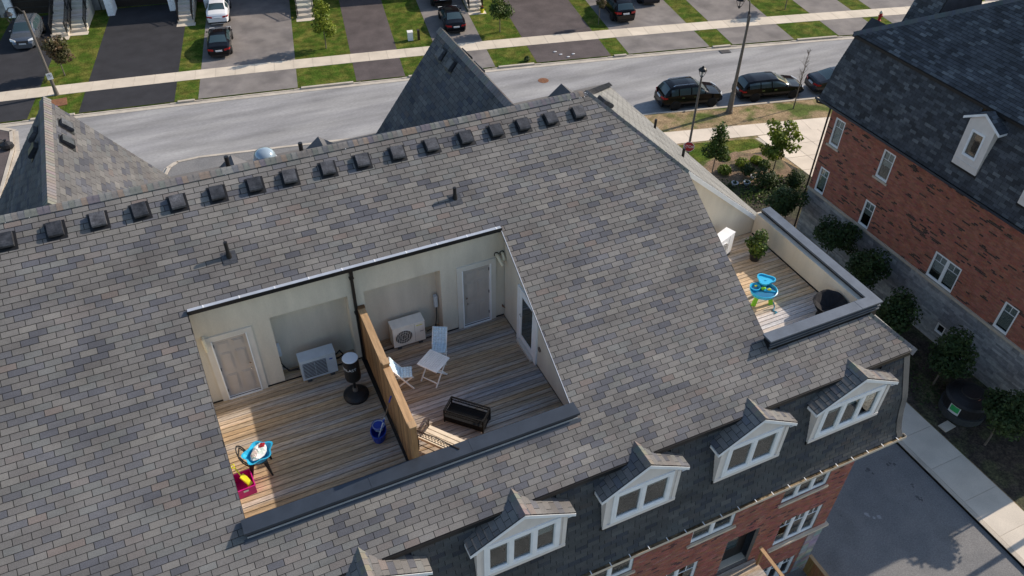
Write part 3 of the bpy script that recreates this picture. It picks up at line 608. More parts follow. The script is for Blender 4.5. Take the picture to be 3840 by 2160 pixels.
# ---- decks: every board its own piece
BW = .1445
def deck(x0, x1, y0, y1, z, tones):
    base = MB().box(x0, x1, y1, y0, z-.2, z-.035).build('terrace_deck', 'deckbed', TH); n = int((y0-y1)/BW); Ls = {}
    vars_ = []
    for c in tones:
        vars_.append(MB().box(-(x1-x0)/2, (x1-x0)/2, -BW/2+.009, BW/2-.009, -.034, 0, c).mesh('deck_board', 'deck'))
    for i in range(n): inst('deck_board', random.choice(vars_), base, loc=((x0+x1)/2, y0-(i+.5)*BW, z+random.uniform(-.002, .002)))
TN = [(.86, .86, .87), (.95, .93, .9), (1.04, 1.01, .98), (1.12, 1.1, 1.07), (.93, .95, .98), (1.02, .96, .88), (1.08, 1.05, 1.04)]
deck(XL-.44, -8.4, -2.4, -7.4, D, TN); deck(-8.24, -3.97, -2.4, -7.4, D, [tuple(q*.92 for q in c) for c in TN]); deck(2.06, XPAR-.46, -2.51, -7.4, DE, [tuple(q*1.25 for q in c) for c in TN])
MB().box(-8.4, -8.24, -7.4, -2.86, D-.1, D+.025).build('deck_divider_flashing', 'black', TH)
# ---- rear brick wall with windows
def redbrick(u, z): 
    r = random.random(); c = (.33, .13, .095) if r < .55 else (.28, .11, .085) if r < .85 else (.37, .17, .13)
    if r > .95: c = (.11, .06, .06)
    return sep(c, .14)
WIN = [(3.45, 5.4, 6.05, 7.6), (-.15, 1.5, 6.08, 7.6), (3.95, 5.8, 3.08, 4.66), (1.58, 2.92, 2.85, 5.08), (-1.1, .48, 3.1, 4.66), (3.9, 5.56, .05, 1.38), (-3.9, -2.3, 6.08, 7.6)]
U, V, N = (1, 0, 0), (0, 0, 1), (0, -1, 0); O0 = (0, -8.85, 0)
m = MB().holed(O0, U, V, N, XW, 6.4, 0, 8.46, WIN, .12); m.box(6.28, 6.4, -8.73, 8.85, 0, 8.46); m.box(XW, XW+.12, -8.73, 8.85, 0, 8.46); m.box(XW+.12, 6.28, 8.73, 8.85, 0, 8.46)
rw = m.build('brick_wall', 'mortar', TH)
bricks(O0, U, V, N, -5., 6.4, 0, 8.45, WIN+[(5.7, 6.41, 0, 2.96)], redbrick).build('brick', 'brick', rw, kind='stuff')
m = MB(); z = .02
while z < 2.9:
    h = random.choice((.12, .18, .24)); x = 5.71
    for a, b in ((5.71, 6.03+random.uniform(-.1, .1)), (0, 6.41)):
        if a == 0: a = x
        m.box(a+.005, b-.005, -8.88, -8.85, z+.005, min(z+h, 2.95)-.005, sep((.3, .29, .285), .2)); x = b
    z += h
m.build('corner_stone', 'stone', rw, kind='stuff')
m = MB()
for a, b in ((3.75, 4.6), (4.6, 5.5), (5.5, 6.5)): m.box(a+.003, b-.003, -8.97, -8.8, 2.95, 3.06)
m.build('stone_band', 'sill', rw)
for (a, b, c, e), n, sl2, bl in zip(WIN, (3, 2, 3, 0, 2, 3, 2), (.08, .12, None, None, .1, None, .1), (.2, .2, .1, 0, .1, 0, .2)):
    if n: window(TH, (a, -8.85, c), U, V, N, b-a, e-c, n, fr=.05, blind=bl, deep=.05, sill=sl2, grid=(c < 5))
m = MB().box(1.62, 2.88, -8.5, -8.44, 2.9, 5.05).build('back_door', 'black', TH)
MB().box(1.75, 2.5, -8.51, -8.502, 3.6, 4.95).build('pane', 'carglass', m)
MB().box(1.58, 2.92, -8.73, -8.5, 2.85, 2.9).build('door_sill', 'conc', m)
m = MB(); m.box(1.4, 3.2, -10.2, -8.86, 2.72, 2.84); lnd = m.build('rear_landing', 'deckbed', TH)
for i in range(9): MB().box(1.4, 3.2, -8.88-(i+1)*.145+.005, -8.88-i*.145, 2.842, 2.875, random.choice(TN)).build('deck_board', 'deck', lnd)
for y in (-9.1, -10.1):
    MB().box(3.12, 3.21, y-.045, y+.045, .0, 3.75).build('post', 'fence', lnd); MB().box(1.4, 1.49, y-.045, y+.045, .0, 2.72).build('post', 'fence', lnd)
m = MB().box(3.1, 3.23, -10.2, -8.95, 3.75, 3.79).build('rail', 'fencecap', lnd)
# ------------------------------------------------------------------ neighbouring brick block
NB = thing('brick_apartment_block', 'red brick block with dark mansard roof and white windows across the alley', 'building', (28, 0, 0))
XN = 20.66; XB = 20.75; nbo = (28, 0, 0)
def nb(mb, name, mat, parent=None, **k):
    return mb.build(name, mat, parent or NB, org=nbo if (parent is None or True) else (0, 0, 0), **k)
_old_build = MB.build
def build_nb(s, name, mat, parent=None, org=(0, 0, 0), **k): return _old_build(s, name, mat, parent, nbo, **k)
MB.build = build_nb                         # parts below are written in world metres, stored relative to NB
mansard(NB, (XN, 0, 0), (0, 1, 0), (-1, 0, 0), lambda o: -B-o, lambda o: B+o, PALD, 'roofdark', holes=[(.34, .6), (-3.2, .6)])
Vn = Vector((1, 0, HS))/lh; Nn = Vector((-HS, 0, 1))/lh
def iv_nb(k, v): q = B*(1-v/lh/HX); return [(-q, q)]
roof_face('hip_slope', NB, (XN, 0, ZB), (0, 1, 0), Vn, Nn, nh, iv_nb, pal=PALD, mat='roofdark')
m = MB(); xr = XN+HX; XE = 52.
m.slab([(xr, 0, H), (XE, 0, H), (XE, B, ZB), (XN, B, ZB)], (0, 0, -.05), (.05, .054, .06)); m.slab([(xr, 0, H), (XN, -B, ZB), (XE, -B, ZB), (XE, 0, H)], (0, 0, -.05), (.05, .054, .06)); m.build('long_slope', 'roofdark', NB)
m = MB()
for (o0, z0), (o1, z1) in zip(PROF, PROF[1:]):
    for sg in (1, -1): m.quad((XN-o1, sg*(B+o1), z1), (XE, sg*(B+o1), z1), (XE, sg*(B+o0), z0), (XN-o0, sg*(B+o0), z0), col=(.05, .054, .06))
m.build('mansard_side', 'roofdark', NB)
m = MB(); m.box(XN-.03, XN+.03, -B, B, ZB-.15, ZB-.02); m.box(XN+.03, XE, B-.03, B+.03, ZB-.15, ZB-.02); m.build('drip_edge', 'black', NB)
capline('hip_cap', (XN, B, ZB+.02), (xr, 0, H+.02), up=.06, col=(.1, .11, .12), parent=NB)
m = MB(); yg2 = XN-.55
m.box(yg2-.13, yg2-.115, -B-.63, B+.63, 8.5, 8.62); m.box(yg2-.115, yg2+.03, -B-.63, B+.63, 8.5, 8.515); m.box(XN-.54, XB+.1, -B-.54, B+.54, 8.44, 8.5); m.build('eave_gutter', 'slate', NB)
m = MB(); m.tube([(yg2-.05, B+.55, 8.5), (yg2-.02, B+.5, 8.32), (XB-.06, B+.1, 8.2), (XB-.06, B+.02, 8.0), (XB-.06, B+.02, .1)], .05, 8); m.build('downspout', 'bronze', NB)
gx, gs, ge = 24.7, 2.67, 8.2; gll = sqrt(1+gs*gs)
g = MB().box(gx-.04, gx+.04, 2., ge, H-.2, H-.05).build('street_gable', 'felt', NB)
for sx in (-1, 1):
    wd = 2.1; nc = int(wd*gll/EXP); O = Vector((gx+sx*wd, 0, H-gs*wd)); V = Vector((-sx, 0, gs))/gll; N = Vector((sx*gs, 0, 1))/gll; e = wd*gll/nc
    mbu = MB(); iv = lambda k, v: [(6.6, ge)]; underlay(mbu, nc, iv, O, (0, 1, 0), V, N, e); mbu.build('roof_board', 'felt', g)
    mbt = MB(); emit_tabs(mbt, shingle_tabs(nc, iv, e, pal=PALD), O, (0, 1, 0), V, N, e); mbt.build('shingle', 'roofdark', g, kind='stuff')
MB().slab([(gx-2.05, 6.62, H-gs*2.05), (gx+2.05, 6.62, H-gs*2.05), (gx, 6.62, H-.02)], (0, .08, 0), (.06, .066, .078)).build('gable_back', 'roofdark', g)
MB().slab([(gx-2.05, ge-.03, H-gs*2.05), (gx+2.05, ge-.03, H-gs*2.05), (gx, ge-.03, H-.1)], (0, -.1, 0)).build('gable_wall', 'stucco', g)
P = px('C', 1945, 510, 22.6); MB().cyl((P[0], P[1], P[2]-.3), (P[0], P[1], P[2]+.35), .06, 10).build('vent_pipe', 'black', NB)
m = MB(); m.slab([(22.0, 8.7, 11.9), (23., 8.7, 11.9), (22.5, 8.7, 12.5)], (0, 1., 0), (.05, .054, .06)); m.build('front_dormer_roof', 'roofdark', NB)
WN = [(7.74, 8.45, 6.17, 7.8), (4.16, 4.94, 6.17, 7.8), (7.74, 8.45, 3.14, 4.7), (4.22, 4.94, 3.14, 4.7), (-1.44, .15, 3.16, 4.67), (-4.66, -3.91, 3.16, 4.72), (-2.04, -1.53, .72, 1.32)]
U, V, N = (0, 1, 0), (0, 0, 1), (-1, 0, 0); O0 = (XB, 0, 0)
m = MB().holed(O0, U, V, N, -8.85, 8.85, 0, 8.46, WN, .12); m.box(XB+.12, XE, 8.73, 8.85, 0, 8.46); m.box(XB+.12, XE, -8.85, -8.73, 0, 8.46); m.box(XE-.12, XE, -8.73, 8.73, 0, 8.46)
wn = m.build('brick_wall', 'mortar', NB)
patches = [(random.uniform(-9, 9), random.uniform(3, 8.5), random.uniform(.08, .32), random.uniform(.03, .085)) for i in range(300)]
def browbrick(u, z):
    dark = any(abs(u-p[0]) < p[2] and abs(z-p[1]) < p[3] for p in patches) and random.random() < .7
    return sep(random.choice(((.07, .048, .042), (.1, .062, .05))) if dark else random.choice(((.36, .135, .092), (.31, .12, .085), (.39, .16, .11))), .1)
bricks(O0, U, V, N, -8.85, 8.85, 3.13, 8.45, WN, browbrick).build('brick', 'brick', wn, kind='stuff')
m = MB(); z = .0
while z < 2.98:
    h = random.choice((.075, .1, .15, .2)); h = min(h, 3.-z); x = -8.85
    while x < 8.85:
        l = random.uniform(.25, .75); x1 = min(x+l, 8.85)
        for a, b in sub_iv([(x, x1)], *( (WN[6][0], WN[6][1]) if WN[6][2] < z+h/2 < WN[6][3] else (99, 99))): m.fbox(O0, U, V, N, a+.004, b-.004, z+.004, z+h-.004, 0, random.uniform(.012, .03), sepu(random.choice(((.31, .315, .32), (.38, .38, .38), (.25, .255, .265))), .12))
        x = x1
    z += h
m.build('stone_block', 'stone', wn, kind='stuff')
m = MB(); y = -8.85
while y < 8.8: m.fbox(O0, U, V, N, y+.003, min(y+1.2, 8.9)-.003, 3.0, 3.125, -.02, .1); y += 1.2
m.build('stone_band', 'sill', wn)
for i, ((a, b, c, e), n) in enumerate(zip(WN, (1, 1, 1, 1, 2, 1, 1))):
    window(NB, (XB, a, c), U, V, N, b-a, e-c, n, fr=.06, blind=(1.5, .55, 1.5, .8, .9, 1.5, 0)[i], deep=.03, grid=i < 6, sill=.1 if i < 2 else None)
def dormer_w(yc):
    xf = 20.22; hw, wl, zr, ze, zb_ = .94, .66, 12.25, 11.7, 9.44
    d = MB().holed((xf, yc, 0), U, V, N, -wl, wl, zb_, ze-.02, [(-.35, .35, 10.03, 11.3)], .08)
    d.slab([(xf, yc-wl, ze-.02), (xf, yc+wl, ze-.02), (xf, yc, zr-.1)], (.08, 0, 0))
    for sg in (-1, 1): a, b = sorted((yc+sg*wl, yc+sg*(wl-.05))); d.box(xf+.08, XN+.6, a, b, zb_, ze)
    r = d.build('dormer', 'dormer', NB); sl2 = (zr-ze)/hw; ls = sqrt(1+sl2*sl2); nc = 6; e = hw*ls/nc
    for sg in (-1, 1):
        O = Vector((0, yc+sg*hw, ze)); Vv = Vector((0, -sg, sl2))/ls; Nv = Vector((0, sg*sl2, 1))/ls
        mbu = MB(); iv = lambda k, v: [(xf-.08, XN+.35)]; underlay(mbu, nc, iv, O, (1, 0, 0), Vv, Nv, e, .04); mbu.build('roof_board', 'felt', r)
        mbt = MB(); emit_tabs(mbt, shingle_tabs(nc, iv, e, pal=PALD), O, (1, 0, 0), Vv, Nv, e); mbt.build('shingle', 'roofdark', r, kind='stuff')
        MB().slab([(xf-.1, yc+sg*hw, ze-.02), (xf-.1, yc, zr-.02), (xf-.1, yc, zr-.14), (xf-.1, yc+sg*hw, ze-.14)], (.03, 0, 0)).build('rake_board', 'fascia', r)
        MB().box(xf-.07, XN+.1, *sorted((yc+sg*hw, yc+sg*(hw-.03))), ze-.14, ze-.04).build('eave_board', 'fascia', r)
    window(r, (xf, yc-.35, 10.03), U, V, N, .7, 1.27, 1, fr=.06, nested=False, deep=-.01)
    m = MB().box(xf-.02, xf, yc-wl, yc+wl, 9.72, 9.77); m.build('panel_strip', 'dormer', r)
    MB().box(xf-.01, XN+.2, yc-wl-.03, yc+wl+.03, zb_-.1, zb_-.005).build('base_flashing', 'black', r)
dormer_w(.34); dormer_w(-3.2)
MB.build = _old_build

# ------------------------------------------------------------------ ground, street, pavements (street frame: a along, b away)
ST = np.array([.9823, -.1873]); SN = np.array([.1873, .9823]); SC = np.array([11.646, 38.697]); SANG = atan2(ST[1], ST[0])
def off(a): return .5-.0007*(a-1)**2 if abs(a) < 48 else .5-.0007*47**2-.066*(abs(a)-48)
def W(a, b, z=0., bow=True):
    p = SC+ST*a+SN*(b+(off(a) if bow else 0)); return (p[0], p[1], z)
def struct(mb, name, mat, parent=None, kind='structure', **k):
    o = mb.build(name, mat, parent, **k)
    if kind and not parent: o['kind'] = kind
    return o
def strip(a0, a1, b0, b1, z, th=0., col=(1, 1, 1), step=2., bow=True, mb=None, b0f=None, b1f=None):
    mb = mb or MB(); n = max(1, int((a1-a0)/step))
    for i in range(n):
        p, q = a0+(a1-a0)*i/n, a0+(a1-a0)*(i+1)/n
        f0 = b0f or (lambda a: b0); f1 = b1f or (lambda a: b1)
        A = [W(p, f0(p), z, bow), W(q, f0(q), z, bow), W(q, f1(q), z, bow), W(p, f1(p), z, bow)]
        if th: mb.slab(A, (0, 0, -th), col)
        else: mb.quad(*A, col=col)
    return mb
struct(MB().quad((-400, -400, -.03), (400, -400, -.03), (400, 400, -.03), (-400, 400, -.03)), 'ground', 'grass')
struct(MB().quad((-60, -60, 0), (70, -60, 0), (70, 62, 0), (-60, 62, 0)), 'road', 'road')
GL = .12
fs_ = strip(-70, 90, -3.3, 60, GL, .14, step=3.); struct(fs_, 'lawn', 'grass')
# far kerb with gutter pan; low at the driveway crossings
DR = [(-37.5, -32.75, 'driveblack'), (-29.35, -22.8, 'driveblack'), (-21.1, -13.85, 'drivegrey'), (-9.4, -5.6, 'drivebrown'), (-2.45, 1.65, 'drivegrey'), (5.1, 11.4, 'drivebrown'), (12.95, 20.1, 'drivegrey'), (22.2, 27.85, 'drivegrey'), (32.05, 36.2, 'drivegrey'), (38.2, 45, 'drivegrey'), (-52, -44, 'drivegrey'), (50, 57, 'drivegrey')]
kb = MB(); strip(-70, 90, -3.86, -3.46, .02, .03, mb=kb, step=1.5)
cuts = sorted(DR); a = -70.
for l, r, _ in cuts+[(90, 91, '')]:
    if l > a: strip(a+.25, l-.25, -3.46, -3.24, GL+.035, .17, mb=kb, step=1.2); strip(max(a-.3, -70), a+.25, -3.46, -3.24, .075, .1, mb=kb); strip(l-.25, min(l+.3, 90), -3.46, -3.24, .075, .1, mb=kb)
    strip(max(l+.3, a), r-.3, -3.46, -3.24, .05, .07, mb=kb); a = r
struct(kb, 'kerb', 'kerb')
for l, r, mt in DR:
    m = MB(); strip(l, r, -3.26, 1e-3, GL+.006, .08, mb=m, step=2); strip(l, r, 1.62, 16, GL+.006, .08, mb=m, step=2)
    struct(m, 'driveway', mt)
sw = struct(strip(-70, 90, .002, 1.618, GL+.004, .03, step=3.), 'sidewalk', 'kerb')
slabs = []
a = -44.
while a < 52:
    m = MB(); c = sepu((1, 1, 1), .06); m.slab([W(a+.012, .01, GL+.006), W(a+1.488, .01, GL+.006), W(a+1.488, 1.61, GL+.006), W(a+.012, 1.61, GL+.006)], (0, 0, .012), c); m.build('slab', 'conc', sw); a += 1.5
# near side of the street
def poly(pts, z, th, name, mat, col=(1, 1, 1), parent=None):
    m = MB(); m.slab([(p[0], p[1], z) for p in pts], (0, 0, -th), col); return struct(m, name, mat, parent)
def pts2(*q, z=GL): return [tuple(pz(*c, z)[:2]) for c in q]
def ring(cx, cy, r, a0, a1, n=8): return [(cx+r*cos(radians(a0+(a1-a0)*i/n)), cy+r*sin(radians(a0+(a1-a0)*i/n))) for i in range(n+1)]
NA = [W(11.5, -12.6, 0, False)[:2], W(13.5, -12.74, 0, False)[:2], W(24.2, -13.1, 0, False)[:2], W(40, -13.9, 0, False)[:2], W(75, -16.5, 0, False)[:2]]
right_block = [(14.25, -60), (70, -60)]+NA[::-1]+[(18.3, 24.6), (16.2, 23.6), (14.9, 21.8), (14.25, 19.)]
poly(right_block, GL, .14, 'boulevard', 'dirtgrass')
def kerb_line(pts, w=.2, z=GL+.03, name='kerb', pan=.3, side=1):
    m = MB()
    for p, q in zip(pts, pts[1:]):
        d = Vector((q[0]-p[0], q[1]-p[1], 0)).normalized(); n = Vector((-d.y, d.x, 0))*side
        P, Q = Vector((p[0], p[1], z)), Vector((q[0], q[1], z)); m.slab([P, Q, Q+n*w, P+n*w], (0, 0, -.17))
        if pan: P2, Q2 = Vector((p[0], p[1], .018)), Vector((q[0], q[1], .018)); m.slab([P2, Q2, Q2-n*pan, P2-n*pan], (0, 0, -.03))
    return struct(m, name, 'kerb')
kerb_line([(14.25, -60), (14.25, 19.), (14.9, 21.8), (16.2, 23.6), (18.3, 24.6)]+NA, side=-1, pan=0)
# street-side pavement and entrance paving of the neighbour
m = MB(); strip(6.5, 60, -17.25, -15.5, GL+.004, .05, mb=m, bow=False, b0f=lambda a: -17.05-.035*(a-12), b1f=lambda a: -15.45-.05*(a-12)); nsw = struct(m, 'sidewalk', 'kerb')
a = 7.
while a < 38:
    m = MB(); z = GL+.006; f0 = lambda a: -17.05-.035*(a-12); f1 = lambda a: -15.45-.05*(a-12)
    m.slab([W(a+.01, f0(a), z, False), W(a+1.79, f0(a+1.8), z, False), W(a+1.79, f1(a+1.8), z, False), W(a+.01, f1(a), z, False)], (0, 0, .014), sepu((1.12, 1.12, 1.15), .05)); m.build('slab', 'conc', nsw); a += 1.8
ep = poly([(24.98, 18.3), (33., 16.8), (33., 9.1), (27., 9.1), (25.5, 12.6)], GL+.005, .05, 'paving', 'kerb')
for i in range(5):
    for j in range(5):
        x0, y0 = 25.3+i*1.52, 16.6-j*1.6-i*.29
        if y0 < 9.3: continue
        m = MB(); m.slab([(x0+.012, y0+.3, GL+.007), (x0+1.5, y0, GL+.007), (x0+1.5, y0+1.57, GL+.007), (x0+.012, y0+1.87, GL+.007)], (0, 0, .012), sepu((1.12, 1.12, 1.15), .05)); m.build('slab', 'conc', ep)
poly(pts2(('C', -250, 1130), ('C', 60, 1085), ('C', 530, 1047), ('C', 620, 1105), ('C', 330, 1165), ('C', 30, 1250), ('C', -250, 1330)), GL+.006, .03, 'lawn', 'grass')
poly([(16.45, -60), (20.7, -60), (20.7, 8.9), (24.9, 8.9), (25.4, 12.8), (24.6, 16.6), (21.5, 17.), (18.2, 16.), (16.45, 13.)], GL+.004, .05, 'planting_bed', 'soil')
poly([(18.2, 14.6), (20.9, 13.9), (24.6, 13.4), (24.9, 15.6), (22.6, 17.4), (20.2, 17.1), (18.4, 16.2)], GL+.03, .03, 'mulch_bed', 'mulch')
asw = poly([(14.46, -60), (16.4, -60), (16.4, 19.), (14.46, 19.)], GL+.004, .05, 'sidewalk', 'kerb')
y = -22.
while y < 12:
    m = MB(); m.slab([(14.47, y+.008, GL+.006), (16.38, y+.008, GL+.006), (16.38, y+1.79, GL+.006), (14.47, y+1.79, GL+.006)], (0, 0, .014), sepu((1.0, 1.03, 1.08), .04)); m.build('slab', 'conc', asw); y += 1.8
struct(MB().quad((6.4, -60, .006), (14.25, -60, .006), (14.25, 14, .006), (6.4, 14, .006)).quad((-60, -60, .006), (6.4, -60, .006), (6.4, -8.8, .006), (-60, -8.8, .006)), 'alley', 'alley')
al_o = [o for o in bpy.data.objects if o.name.startswith('alley') and o.type == 'MESH'][0]
for (cx_, cy_, n_, r_, mt_) in ((1390, 650, 4, .1, 'oilstain'), (1560, 600, 4, .07, 'oilstain'), (1790, 870, 5, .08, 'oilstain'), (1170, 975, 1, .05, 'oilstain'), (1420, 990, 4, .1, 'palestain'), (1720, 760, 3, .06, 'oilstain'), (1650, 910, 2, .05, 'oilstain')):
    P = pz('I', cx_, cy_, 0); m = MB()
    for i in range(n_):
        ox, oy, rr = random.gauss(0, r_*1.2), random.gauss(0, r_*1.6), r_*random.uniform(.4, 1.); k_ = [rr*random.uniform(.6, 1.2) for _ in range(11)]
        m.slab([(P[0]+ox+k_[j]*cos(2*pi*j/11), P[1]+oy+k_[j]*1.3*sin(2*pi*j/11), .0075+.0012*i) for j in range(11)], (0, 0, .0008))
    m.build('stain', mt_, al_o, kind='stuff')
# front yard of the townhouses, kerb return and side street on the left
left_pts = [W(-22.8, -30, 0, False)[:2], W(-22.8, -13.2, 0, False)[:2], W(-22.6, -12.3, 0, False)[:2], W(-22.1, -11.7, 0, False)[:2], W(-20.7, -11.4, 0, False)[:2], W(-11.3, -11.3, 0, False)[:2], W(0, -11.8, 0, False)[:2], (9.5, 26.5), (11.2, 25.2), (12., 23.)]
poly(left_pts+[(12., 8.9), (-20, 8.9)], GL, .14, 'forecourt', 'alley')
kerb_line(left_pts, side=-1, pan=.25)
poly([W(-22.3, -13.4, 0, False)[:2], W(-21.2, -11.9, 0, False)[:2], W(-11.3, -11.6, 0, False)[:2], W(-3, -11.9, 0, False)[:2], W(-5, -20, 0, False)[:2], W(-22, -22, 0, False)[:2]], GL+.008, .05, 'driveway', 'alley')
lk = [W(-34.5, -4.35, 0, False)[:2], W(-33.4, -5.0, 0, False)[:2], W(-32.75, -7.8, 0, False)[:2], W(-32.45, -12.2, 0, False)[:2], W(-32.3, -34, 0, False)[:2]]
kerb_line(lk, side=-1, w=.22)
poly(lk+[W(-50, -34, 0, False)[:2], W(-50, -4.6, 0, False)[:2]], GL, .14, 'driveway', 'drivebrown')
# road furniture lying flush
def disc(c, r, z, n=24): return MB().lathe([(r, 0), (r, .012), (r*.9, .016)], (c[0], c[1], z), n)
P = pz('B', 1525, 608, 0); mh = disc(P, .42, .002).build('manhole_cover', 'rust'); tag(mh, 'round rusty iron manhole cover in the grey road', 'manhole')
for i in range(4):
    for j in range(4):
        if abs(i-1.5)+abs(j-1.5) < 3: MB().box(P[0]-.27+i*.15, P[0]-.18+i*.15, P[1]-.27+j*.15, P[1]-.18+j*.15, .018, .024).build('raised_stud', 'rust', mh)
P = pz('C', 320, 388, .03); cb_ = thing('catch_basin', 'iron storm drain grate set in the gutter by the far kerb', 'drain', (P[0], P[1], .022), SANG)
MB().box(-.45, .45, -.3, .3, 0, .012).build('frame', 'acdark', cb_)
for i in range(7): MB().box(-.4+i*.12, -.34+i*.12, -.26, .26, .013, .03).build('grate_bar', 'pole', cb_)
# ------------------------------------------------------------------ cars
def lerp(tab, x):
    for (x0, y0), (x1, y1) in zip(tab, tab[1:]):
        if x <= x1:
            t = max(0, (x-x0)/(x1-x0)); return y0+(y1-y0)*t
    return tab[-1][1]
def sm(tab, x, h=.02): return (lerp(tab, x-h)+2*lerp(tab, x)+lerp(tab, x+h))/4
CK = {
 'sedan': dict(L=4.7, Wd=1.82, top=[(-1, .6), (-.985, .82), (-.94, .99), (-.8, 1.05), (-.66, 1.12), (-.34, 1.40), (-.12, 1.455), (.12, 1.44), (.46, 1.06), (.55, .99), (.85, .87), (.96, .74), (1, .55)], belt=[(-1, .6), (-.93, .9), (-.66, .99), (-.1, .97), (.5, .93), (.85, .82), (1, .55)], ws=(.14, .47), rw=(-.67, -.35), sd=(-.5, .34), pil=(-.12,), wt=[(-1, .8), (-.7, .76), (-.34, .62), (.1, .62), (.47, .76), (1, .78)]),
 'suv': dict(L=4.4, Wd=1.84, top=[(-1, .62), (-.985, .95), (-.93, 1.12), (-.78, 1.52), (-.6, 1.62), (-.1, 1.65), (.12, 1.61), (.45, 1.15), (.53, 1.07), (.86, .95), (.965, .78), (1, .56)], belt=[(-1, .62), (-.93, 1.0), (-.5, 1.08), (.5, 1.02), (.86, .9), (1, .56)], ws=(.14, .46), rw=(-.93, -.77), sd=(-.74, .34), pil=(-.1, -.5), wt=[(-1, .82), (-.93, .8), (-.74, .66), (.1, .66), (.46, .78), (1, .78)]),
 'wagon': dict(L=4.75, Wd=1.82, top=[(-1, .6), (-.985, .9), (-.94, 1.02), (-.83, 1.36), (-.6, 1.455), (-.1, 1.475), (.1, 1.45), (.44, 1.06), (.52, .99), (.86, .86), (.965, .72), (1, .52)], belt=[(-1, .6), (-.93, .93), (-.5, .98), (.5, .94), (.86, .82), (1, .52)], ws=(.12, .45), rw=(-.94, -.82), sd=(-.78, .33), pil=(-.1, -.45), wt=[(-1, .82), (-.93, .8), (-.8, .64), (.1, .64), (.45, .78), (1, .78)]),
}
def make_car(label, loc, rz, kind, paint, scale=1., group=None, rails=False, front=True):
    K = CK[kind]; L, Wd = K['L'], K['Wd']; root = thing('parked_car', label, 'car', loc, rz, group); root.scale = (scale,)*3
    wd = [(-1, .8), (-.93, .94), (-.6, 1), (.6, 1), (.88, .94), (1, .74)]
    xs = sorted(set([-1+2*i/52 for i in range(53)]+[*K['ws'], *K['rw'], *K['sd']]+[p+d for p in K['pil'] for d in (-.018, .018)]))
    subs = (1, 2, 2, 4, 3); parts = {k: MB() for k in ('body', 'windshield', 'rear_window', 'wl', 'wr')}
    def section(x):
        hw = Wd/2*sm(wd, x); zt = sm(K['top'], x, .03); zb_ = min(sm(K['belt'], x, .03), zt-.03); wt_ = lerp(K['wt'], x)
        c = [(.78*hw, .2), (.97*hw, .34), (hw, min(.62, zb_-.05)), (.965*hw, zb_), (hw*wt_, zt-.035), (0, zt)]; out = [c[0]]
        for i, n in enumerate(subs):
            for j in range(1, n+1):
                t = j/n; y = c[i][0]+(c[i+1][0]-c[i][0])*t; z = c[i][1]+(c[i+1][1]-c[i][1])*t
                if i == 4: z = c[4][1]+(c[5][1]-c[4][1])*(1-(1-t)**2)
                if i == 3: y += .035*sin(pi*t)*(1 if zt-zb_ > .2 else .3)
                out.append((y, z))
        return out
    secs = [section(x) for x in xs]; M_ = len(secs[0]); seg = [i for i, n in enumerate(subs) for j in range(n)]; sub = [j for i, n in enumerate(subs) for j in range(n)]
    for i in range(len(xs)-1):
        xm = (xs[i]+xs[i+1])/2
        for j in range(M_-1):
            for sg in (1, -1):
                P = [(xs[i]*L/2, sg*secs[i][j][0], secs[i][j][1]), (xs[i+1]*L/2, sg*secs[i+1][j][0], secs[i+1][j][1]), (xs[i+1]*L/2, sg*secs[i+1][j+1][0], secs[i+1][j+1][1]), (xs[i]*L/2, sg*secs[i][j+1][0], secs[i][j+1][1])]
                if sg > 0: P = P[::-1]
                k = 'body'
                if seg[j] == 3 and sub[j] < 3 and K['sd'][0] < xm < K['sd'][1] and not any(abs(xm-p) < .018 for p in K['pil']): k = 'wl' if sg > 0 else 'wr'
                if seg[j] == 4 and K['ws'][0] < xm < K['ws'][1]: k = 'windshield'
                if seg[j] == 4 and K['rw'][0] < xm < K['rw'][1]: k = 'rear_window'
                parts[k].quad(*P)
        parts['body'].quad((xs[i]*L/2, secs[i][0][0], .2), (xs[i]*L/2, -secs[i][0][0], .2), (xs[i+1]*L/2, -secs[i+1][0][0], .2), (xs[i+1]*L/2, secs[i+1][0][0], .2))
    for i, rv in ((0, False), (-1, True)):
        s_ = secs[i]; pts = [(xs[i]*L/2, y, z) for y, z in s_]+[(xs[i]*L/2, -y, z) for y, z in s_[::-1][1:]]
        parts['body'].quad(*(pts[::-1] if not rv else pts))
    body = parts['body'].build('body', paint, root, smooth=True)
    for k, nm in (('windshield', 'windshield'), ('rear_window', 'rear_window'), ('wl', 'side_window'), ('wr', 'side_window')): parts[k].build(nm, 'carglass', root, smooth=True)
    R = .345 if kind == 'suv' else .325
    tm = MB().lathe([(R*.62, -.1), (R*.94, -.11), (R, -.07), (R, .07), (R*.94, .11), (R*.62, .1)], (0, 0, 0), 22).mesh('tyre', 'tyre', smooth=True)
    rm = MB().lathe([(.001, .06), (.06, .065), (.07, .05), (R*.2, .02)], (0, 0, 0), 14).lathe([(R*.6, .09), (R*.66, .1), (R*.66, .02), (R*.6, .02)], (0, 0, 0), 22)
    for q in range(7): an = 2*pi*q/7; rm.bar((cos(an)*.05, sin(an)*.05, .055), (cos(an)*R*.63, sin(an)*R*.63, .08), .055, .025)
    rme = rm.mesh('rim', 'rim'); hub = MB().lathe([(R*.62, -.09), (R*.62, .02), (.001, .02)], (0, 0, 0), 18).mesh('brake_disc', 'tyre')
    arch = MB().lathe([(R*1.0, -.1), (R*1.16, -.1), (R*1.16, .0), (R*1.0, .0), (R*1.0, -.1)], (0, 0, 0), 22).mesh('wheel_arch', 'black')
